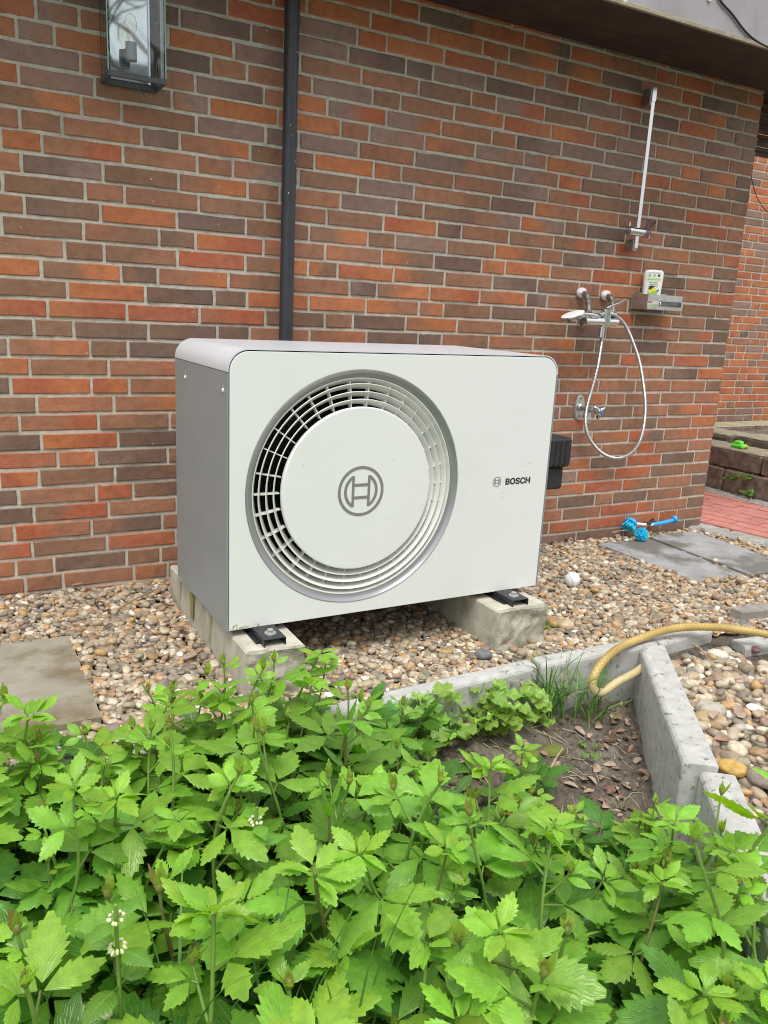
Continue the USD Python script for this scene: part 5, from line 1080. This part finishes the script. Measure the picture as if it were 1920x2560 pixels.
def round_leaf_plant(t, r, n=16, spread=.085, size=.030, tint=(.26, .42, .07), hmax=.10):
    for q in range(n):
        a = r.uniform(0, 6.28); rad = spread*math.sqrt(r.random()); z = r.uniform(.025, hmax)*(1-.4*rad/spread); lf = Leaf(); s = size*r.uniform(.65, 1.15)
        th = np.linspace(.25, 2*PI-.25, 21); ring_ = np.stack([s*(.9+.07*np.cos(th*9))*np.cos(th)*-1+s*.35, s*(.95+.07*np.cos(th*9))*np.sin(th), 0*th], 1); ring_[:, 2] = .18*s*np.cos(th*4+r.uniform(0, 6))+.10*np.linalg.norm(ring_, axis=1)+.004*np.sin(th*7)
        mid = ring_*.55; mid[:, 2] *= .35; V = np.vstack([[[0, 0, 0]], mid, ring_]); m_ = len(th); F = [(0, 1+i, 2+i) for i in range(m_-1)]
        for i in range(m_-1): F += [(1+i, 1+m_+i, 2+m_+i), (1+i, 2+m_+i, 2+i)]
        uv = np.stack([np.r_[0, np.sin(th)*.5, np.sin(th)], np.r_[0, .3*np.ones(m_), .8*np.ones(m_)]], 1); F = np.array(F); g = M(V, F)
        if g.face_normals[:, 2].mean() < 0: F = F[:, ::-1]
        c = np.array(tint)*r.uniform(.75, 1.15); lf.add(V, F, uv, np.clip(c[None]*(1+.15*noise(V, 40, q)[:, None]), .005, .9)); base = np.array([rad*math.cos(a), rad*math.sin(a), z])
        lf.build('leaf', t, 'leaf_round', (RZ(a+r.normal(0, .4)) @ RY(r.normal(-.05, .3)) @ RX(r.normal(0, .3)), base))
        obj('leaf_stalk', tube(smooth_path([base*[.15, .15, 0], base*[.7, .7, .5], base], 6), .0009, 4, False), 'plant_stem', t)
def corrugated(t, r, h, n=11, size=.11):
    """broad oval leaves with deep side veins, yellow-green"""
    obj('stem', tube(smooth_path([(0, 0, 0), (.004, .003, h*.5), (0, 0, h)], 8), np.linspace(.005, .003, 8), 6), 'plant_stem', t, smooth=True)
    for q in range(n):
        u = .35+.65*q/(n-1); L = size*(1.05-.45*u**3)*r.uniform(.85, 1.1); lf = Leaf(); v, f, uv = leaflet(L, L*.62, 11, .22, .28, .13, .78, .07, r); tn = np.array([.21, .36, .045])*r.uniform(.8, 1.1); lf.stalk(np.zeros(3), np.array([.014, 0, 0]), .0018, np.array([.2, .3, .06])); lf.add(v+[.014, 0, 0], f, uv, np.clip(tn[None]*(1+.1*noise(v, 30, q)[:, None]), .005, .9))
        lf.build('leaf', t, 'leaf_corrugated', (RZ(q*1.9) @ RY(-(.1+.9*u**3)), np.array([0, 0, h*u])))
def grass(t, r, n, L, spread, look_='grass_green', w=.0042, lean=.5):
    for q in range(n):
        a = r.uniform(0, 6.28); l = L*r.uniform(.5, 1.1); b = r.uniform(.1, lean); s = np.linspace(0, 1, 9); x = l*b*s**2+.02*s; z = l*np.sqrt(np.clip(1-(b*s)**2*.6, .05, 1))*s*(1-.25*b*s); wd = w*np.sin(PI*np.clip(s*.85+.15, 0, 1))**.7*r.uniform(.7, 1.2)
        P = np.stack([np.stack([x, -wd/2, z], 1), np.stack([x, 0*x, z-.0006], 1), np.stack([x, wd/2, z], 1)], 1); g = grid_mesh(P); v = (RZ(a) @ g.vertices.T).T+[r.normal(0, spread), r.normal(0, spread), 0]
        obj('blade', M(v, g.faces), look_ if (r.random() < .9 or l > .3) else 'grass_straw', t, smooth=True)

# ------------------------------------------------------------------ planting
patch = sg.Polygon([(1050, 1745), (1150, 1700), (1600, 1640), (1612, 1760), (1625, 2010), (1610, 2090), (1500, 2110), (1390, 2040), (1250, 1965), (1110, 1850)])
lim_x = [-200, 0, 90, 200, 330, 480, 600, 760, 900, 1000, 1120, 1200, 1330, 1450, 1560, 1650, 1760, 1860, 1920, 2200]
lim_y = [1780, 1790, 1800, 1850, 1830, 1720, 1610, 1600, 1690, 1755, 1850, 1880, 1990, 2080, 2080, 2000, 1990, 1890, 1900, 1900]
rp = np.random.default_rng(2024)
spots = []
tries = 0
while len(spots) < 92 and tries < 60000:
    tries += 1
    x, y = rp.uniform(-.75, 1.55), rp.uniform(-2.62, -1.20)
    if x > kerb_x(y)-.05: continue
    dmin = .085 if y > -1.5 else .078 if y > -1.72 else .104
    if any((x-a)**2+(y-b)**2 < dmin**2 for a, b, *_ in spots): continue
    d = np.hypot(x, y-CAM[1])
    if d < .62: continue
    z0 = float(soil_z(x, y))
    pb_ = project([[x, y, z0]])[0]
    # the tip should reach the outline that the photograph shows, or stay somewhat below it
    hs = np.linspace(.14, .50, 37); tips = project(np.c_[np.full(37, x), np.full(37, y), z0+hs]); lim = np.interp(tips[:, 0], lim_x, lim_y)
    ok = tips[:, 1] > lim
    if not ok.any(): continue
    hmax = hs[ok].max(); h = hmax*rp.uniform(.62, 1.0) if hmax < .46 else rp.uniform(.26, .48)
    if h < .15: continue
    tp_ = project([[x, y, z0+h]])[0]; 
    if not (-260 < tp_[0] < 2150 and tp_[1] < 3100): continue
    bad = False
    for f_ in (0.0, .5, .85, 1.0):
        q = project([[x, y, z0+h*f_]])[0]
        if patch.buffer(30 if f_ > .3 else 12).contains(sg.Point(*q)): bad = True
    if bad: continue
    spots.append((x, y, z0, h))
print('plants', len(spots), 'tries', tries)
HS = [.20, .26, .32, .38, .46]; protos = {}; made = {}
G_AV = 'leafy green plants with toothed three-part leaves filling the foreground bed'
SIZE = ['short', 'fairly short', 'middle-sized', 'tall', 'very tall']
def plant_label(x, y, z, h, hi):
    q = project([[x, y, z+h*.8]])[0]
    col = ('at the left edge' if q[0] < 130 else 'below the sandstone slab' if q[0] < 330 else 'left of the dead-nettles' if q[0] < 500 else 'below the left concrete block' if q[0] < 760 else 'below the fan' if q[0] < 1000 else 'left of the bare soil' if q[0] < 1200 else 'below the bare soil' if q[0] < 1500 else 'beside the tall kerb' if q[0] < 1760 else 'at the right edge')
    row = ('farthest row' if q[1] < 1760 else 'second row' if q[1] < 1950 else 'middle row' if q[1] < 2150 else 'near row' if q[1] < 2380 else 'bottom row')
    return f'{SIZE[hi]} plant with toothed three-part leaves, {row}, {col}'
for tx_, ty_ in ((20, 1705), (100, 1745), (190, 1815), (60, 1860), (275, 1880), (340, 1815), (395, 1770), (462, 1700), (525, 1655), (245, 1920), (420, 1840), (570, 1720), (640, 1650), (725, 1700), (800, 1690), (880, 1745), (120, 1890), (10, 1900)):
    for Y in (-1.235+rp.uniform(-.06, .005), -1.33, -1.4):
        p = at_y(tx_, ty_, Y); z0 = float(soil_z(p[0], Y)); h = p[2]-z0
        if .14 < h < .5: spots.append((p[0], Y, z0, h)); break
for tx_, ty_ in ((1655, 2040), (1770, 2025), (1835, 1900), (1905, 2070), (1815, 2120), (1640, 2090), (1745, 2120), (1835, 2230), (1700, 2230), (1880, 2390), (1590, 2180), (1500, 2240), (1740, 2420), (1850, 2480), (1400, 2120), (1250, 2010), (1300, 1890), (1450, 2060), (1545, 2070), (1370, 2030)):
    for Y in np.arange(-1.42 if tx_ < 1480 else -1.62, -2.42, -.03):
        p = at_y(tx_, ty_, Y); z0 = float(soil_z(p[0], Y)); h = p[2]-z0
        if p[0] < kerb_x(Y)-.05 and (.16 if tx_ > 1480 else .13) < h < .62 and np.hypot(p[0], Y-CAM[1]) > .6: spots.append((p[0], Y, z0, h)); break
for i, (x, y, z, h) in enumerate(spots):
    big = 1.38 if np.hypot(x, y-CAM[1]) < 1.22 else 1.12 if np.hypot(x, y-CAM[1]) < 1.5 else 1.0
    hi = int(np.argmin([abs(h/big-q) for q in HS])); var = i % 4; key = (hi, var); s = float(big*np.clip(h/big/HS[hi], .85, 1.25)); rot = rp.uniform(0, 2*PI)
    loc = (x, y, float(soil_surface(np.array([x]), np.array([y]))[0])-.004)
    if key not in protos:
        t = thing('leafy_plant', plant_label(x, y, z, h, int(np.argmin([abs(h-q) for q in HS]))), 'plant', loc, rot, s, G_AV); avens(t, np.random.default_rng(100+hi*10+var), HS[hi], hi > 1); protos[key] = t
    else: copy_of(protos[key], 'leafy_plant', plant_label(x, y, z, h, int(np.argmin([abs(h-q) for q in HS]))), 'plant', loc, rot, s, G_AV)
def on_soil(px, py, h, Y):
    """base of a plant whose tip shows at the pixel, standing on the row Y"""
    p = at_y(px, py, Y); return (p[0], Y, float(soil_z(p[0], Y))), p[2]-float(soil_z(p[0], Y))
# plants that stand out one by one
for (px, py, Y, lb, fn) in ((300, 2090, -1.92, 'white dead-nettle with whorls of cream buds at lower left', nettle), (631, 1880, -1.55, 'white dead-nettle with pale buds at its tip in the middle of the bed', nettle), (640, 2010, -1.72, 'white dead-nettle with open white flowers between the leafy plants', nettle)):
    loc, h = on_soil(px, py, 0, Y); t = thing('dead_nettle', lb, 'plant', loc, rp.uniform(0, 6), 1.0); fn(t, np.random.default_rng(px), max(.18, min(h, .5)))
for (px, py, Y, lb) in ((870, 1800, -1.50, 'upright narrow-leaved plant with reddish stem left of the bare soil'), (830, 2000, -1.70, 'second narrow-leaved plant with reddish stem, lower in the bed')):
    loc, h = on_soil(px, py, 0, Y); t = thing('narrow_leaved_plant', lb, 'plant', loc, 1.0, 1.0); willowherb(t, np.random.default_rng(px), max(.2, min(h, .5)))
for (px, py, Y, h, lb) in ((1290, 2440, -2.07, .30, 'yellow-green plant with broad corrugated leaves at the bottom right'), (1130, 2520, -2.12, .30, 'yellow-green plant with broad corrugated leaves at the bottom edge, middle')):
    loc, h = on_soil(px, py, 0, Y); t = thing('broad_leaved_plant', lb, 'plant', loc, .5, 1.0); corrugated(t, np.random.default_rng(px), max(.2, min(h, .45)))
for k, (px, py, Y, n, sp_, lb) in enumerate(((1135, 1790, -1.27, 34, .11, 'lime green low plant with rounded leaves against the kerb left of the grass tuft'), (1010, 1800, -1.27, 22, .09, 'lime green low plant with rounded leaves farther left along the kerb'), (1215, 1815, -1.30, 16, .06, 'small lime green round-leaved plant nearest the grass tuft'), (1060, 1870, -1.38, 20, .08, 'round-leaved plant at the edge of the bare soil, in front of the lime green ones'), (1240, 1765, -1.27, 22, .08, 'lime green round-leaved plant right at the kerb beside the grass tuft'), (920, 1770, -1.26, 24, .09, 'lime green round-leaved plant at the kerb below the fan'))):
    p = at_z(px, py, -.22); x, y = p[0], max(min(p[1], -1.22), -1.5); t = thing('round_leaved_plant', lb, 'plant', (x, y, float(soil_z(x, y)))); round_leaf_plant(t, np.random.default_rng(60+k), n, sp_, .029, (.27, .45, .075) if k != 3 else (.14, .30, .06), .17)
for (px, py, Y, n, L, lb) in ((1375, 1790, 0, 64, .25, 'tuft of long green grass on the soil beside the concrete kerb'), (1480, 1790, 0, 24, .22, 'thin tuft of grass beside the bend of the hose')):
    p = at_z(px, py, -.235); x, y = p[0], p[1]; t = thing('grass_tuft', lb, 'grass', (x, y, float(soil_z(x, y)))); grass(t, np.random.default_rng(px), n, L, .026, lean=.75, w=.0062)
for k, (px, py, Y, lb) in enumerate(((700, 2500, -2.0, 'long grass blades rising among the leaves at the bottom, left of centre'), (420, 2330, -1.9, 'long grass blades among the leaves at lower left'), (870, 2420, -2.02, 'long grass blades at the bottom centre'))):
    p = at_y(px, py, Y); t = thing('grass_tuft', lb, 'grass', (p[0], Y, float(soil_z(p[0], Y)))); grass(t, np.random.default_rng(px), 9, .60, .03, lean=.4, w=.0065)
# small weeds: on the path, in the slab joint, by the stones
for (loc, n, L, lb) in (((3.80, .30, -.1), 16, .03, 'little tuft of grass in a joint of the red path'), ((3.098, -.53, -.13), 4, .085, 'grass blade in the joint between the two grey slabs'), ((3.52, -.62, -.1), 10, .035, 'small weed in the gravel right of the grey slabs')):
    t = thing('grass_tuft', lb, 'grass', loc); grass(t, np.random.default_rng(int(abs(loc[0])*100)), n, L, .012, lean=.9, w=.003)
for k, (loc, lb) in enumerate((((4.50, .50, -.02), 'small weed with rounded leaves growing from the stone bed joint, left one'), ((4.49, .36, -.09), 'small weed at the foot of the stone bed beside the path'), ((4.50, .40, .0), 'single-leaved weed on the lower stones of the bed'))):
    t = thing('small_weed', lb, 'plant', loc); round_leaf_plant(t, np.random.default_rng(90+k), 7, .035, .024, (.16, .32, .06), .06)
p = at_z(1352, 1570, -.085); t = thing('small_weed', 'tiny green weed at the foot of the right concrete block', 'plant', (p[0]+.02, p[1]-.02, -.085)); round_leaf_plant(t, np.random.default_rng(95), 6, .02, .013, (.2, .36, .06), .04)
p = at_z(1470, 1905, -.29); t = thing('small_weed', 'seedling with two leaves on the bare soil', 'plant', (p[0], p[1], float(soil_z(p[0], p[1])))); round_leaf_plant(t, np.random.default_rng(96), 5, .03, .016, (.15, .33, .06), .05)

# ------------------------------------------------------------------ dry leaves and twigs
def dry_leaf_mesh(L, r):
    n, m = 9, 7; s = np.linspace(0, 1, n); c = np.linspace(-1, 1, m); w = L*r.uniform(.2, .34)*np.sin(PI*s**.85)**.75*(1+.12*np.sin(s*23+r.uniform(0, 6))); P = np.zeros((n, m, 3)); P[:, :, 0] = s[:, None]*L-L/2; P[:, :, 1] = c[None]*w[:, None]
    k1, k2 = r.uniform(.2, 1.3), r.normal(0, .6); P[:, :, 2] = k1*np.abs(P[:, :, 1])**1.3*2.2+k2*P[:, :, 0]**2*8+.1*L*noise(P, 40, r.integers(99)); return grid_mesh(P)
DL = [dry_leaf_mesh(1.0*.05, np.random.default_rng(k)) for k in range(8)]
lit = [(190, 1480, 0), (215, 1500, 0), (255, 1520, 0), (455, 1575, 0), (440, 1620, 0), (475, 1640, 0), (415, 1640, 0), (330, 1740, 0), (225, 1620, 0), (395, 1490, 0), (405, 1505, 0), (420, 1520, 0), (660, 1700, 0), (1365, 1345, 0), (1400, 1330, 0), (1420, 1345, 0), (1545, 1330, 0), (1250, 1620, 0), (1205, 1590, 0), (1640, 1330, 0), (1790, 1790, 2), (1810, 1830, 2), (1850, 1770, 2), (1760, 1855, 2), (1900, 1810, 2)]
rl = np.random.default_rng(31)
for k, (px, py, w) in enumerate(lit):
    zz = -.07 if px < 700 else -.09
    p = at_z(px, py, zz if w == 0 else -.10); zt = (top1 if w == 0 else top2)(p[0], p[1])
    m = DL[k % 8].copy(); m.apply_scale(rl.uniform(.6, 1.15)); m.apply_transform(trimesh.transformations.euler_matrix(rl.normal(0, .35), rl.normal(0, .35), rl.uniform(0, 6))); m.apply_translation([p[0], p[1], zt+.008])
    obj('dry_leaf', m, 'dry_leaf_pink' if k % 3 else 'dry_leaf', None, smooth=True, label='curled dry brown leaf lying on the gravel', cat='leaf', group='dry leaves on the gravel')
n_ = 0
while n_ < 150:
    px, py = rl.uniform(1080, 1640), rl.uniform(1715, 2120); p = at_z(px, py, -.27)
    wgt = 1.0 if (px > 1480 or py < 1800) else .25
    if rl.random() > wgt or p[0] > kerb_x(p[1])-.015 or p[1] > -1.19: continue
    z = float(soil_surface(np.array([p[0]]), np.array([p[1]]))[0]); m = DL[n_ % 8].copy(); m.apply_scale(rl.uniform(.3, .85)); m.apply_transform(trimesh.transformations.euler_matrix(rl.normal(0, .4), rl.normal(0, .4), rl.uniform(0, 6))); m.apply_translation([p[0], p[1], z+.008])
    obj('dry_leaf', m, ('dry_leaf', 'dry_leaf_pink')[n_ % 2], None, smooth=True, label='dry brown leaf on the bare soil, '+('at the foot of the tall kerb' if px > 1540 else 'below the grass tuft' if py < 1850 and px > 1330 else 'between grass tuft and lime green plants' if py < 1850 else 'among the twigs near the tall kerb' if px > 1430 else 'beside the moss pads' if py < 1970 else 'just behind the nearest leafy plants'), cat='leaf', group='leaf litter on the bare soil'); n_ += 1
tw = [((1375, 1935), (1405, 1890), -.27, .0045, 'thick pale twig on the bare soil'), ((1300, 1845), (1430, 1868), -.25, .0018, 'thin straw lying across the soil'), ((1290, 1800), (1420, 1850), -.24, .0016, 'thin dark straw below the grass tuft'), ((1640, 2090), (1700, 2090), -.31, .006, 'thick brown twig at the foot of the tall kerb'), ((300, 1530), (385, 1490), -.05, .003, 'brown stick on the gravel near the left block'), ((90, 1505), (170, 1512), -.045, .003, 'brown stick on the gravel at the left'), ((340, 1690), (420, 1672), -.065, .0026, 'pale stick on the gravel left of the long block'), ((1640, 1575), (1628, 1540), -.08, .0022, 'short straw standing in the gravel near the hose'), ((1570, 1385), (1580, 1405), -.09, .002, 'short straw in the gravel left of the grey slabs'), ((1530, 1338), (1590, 1335), -.09, .0035, 'brown stick at the foot of the wall near the brushes'), ((1730, 1620), (1765, 1655), -.10, .0045, 'pale twig in the gravel right of the tall kerb')]
for (a, b, z, r_, lb) in tw:
    p, q = at_z(*a, z), at_z(*b, z); 
    if z < -.2:
        p[2], q[2] = [float(soil_surface(np.array([v[0]]), np.array([v[1]]))[0])+.010 for v in (p, q)]
    else: p[2] += .014; q[2] += .02
    mid = (p+q)/2+np.array([.004, .004, .004]); obj('twig', tube(smooth_path([p, mid, q], 8), np.linspace(r_, r_*.7, 8), 6), 'twig', None, smooth=True, label=lb, cat='twig')

# ------------------------------------------------------------------ behind the viewer: the tree and house that the lantern's plate mirrors
tr = thing('bare_tree', 'bare branching tree mirrored in the wall lantern', 'tree', (2.25, -6.6, -.5))
rt = np.random.default_rng(12); trunk, twigs = [], []
def branch(p, d, L, r, depth):
    n = 6; pts = [p]; dd = d.copy()
    for k in range(n-1): dd = dd+rt.normal(0, .16, 3)+[0, 0, .02]; dd /= np.linalg.norm(dd); pts.append(pts[-1]+dd*L/(n-1))
    (trunk if depth < 2 else twigs).append(tube(np.array(pts), np.linspace(r, r*.62, n), 7 if depth < 2 else 4, False))
    if depth < 6:
        for k in range(3 if depth < 5 else 2):
            i = rt.integers(2, n); a = rt.normal(0, 1, 3); a -= a*0; nd = dd+a*.55; nd /= np.linalg.norm(nd); branch(pts[i], nd, L*rt.uniform(.6, .85), r*.66, depth+1)
branch(np.zeros(3), np.array([-.08, .05, 1.0]), 2.3, .10, 0)
obj('trunk', cat_(*trunk), 'bark', tr, smooth=True); obj('crown', cat_(*twigs), 'bark', tr, smooth=True)
nh = thing('neighbour_house', 'house with dark gable roof mirrored low in the wall lantern', 'house', (3.2, -13.5, -.6))
obj('wall', box(-4, -3, 0, 4, 3, 2.9), 'house_render', nh)
rv = np.array([[-4.4, 3.4, 2.75], [4.4, 3.4, 2.75], [4.4, 0, 5.66], [-4.4, 0, 5.66], [-4.4, -3.4, 2.75], [4.4, -3.4, 2.75]])
obj('roof', trimesh.convex.convex_hull(rv), 'roof_tile', nh)
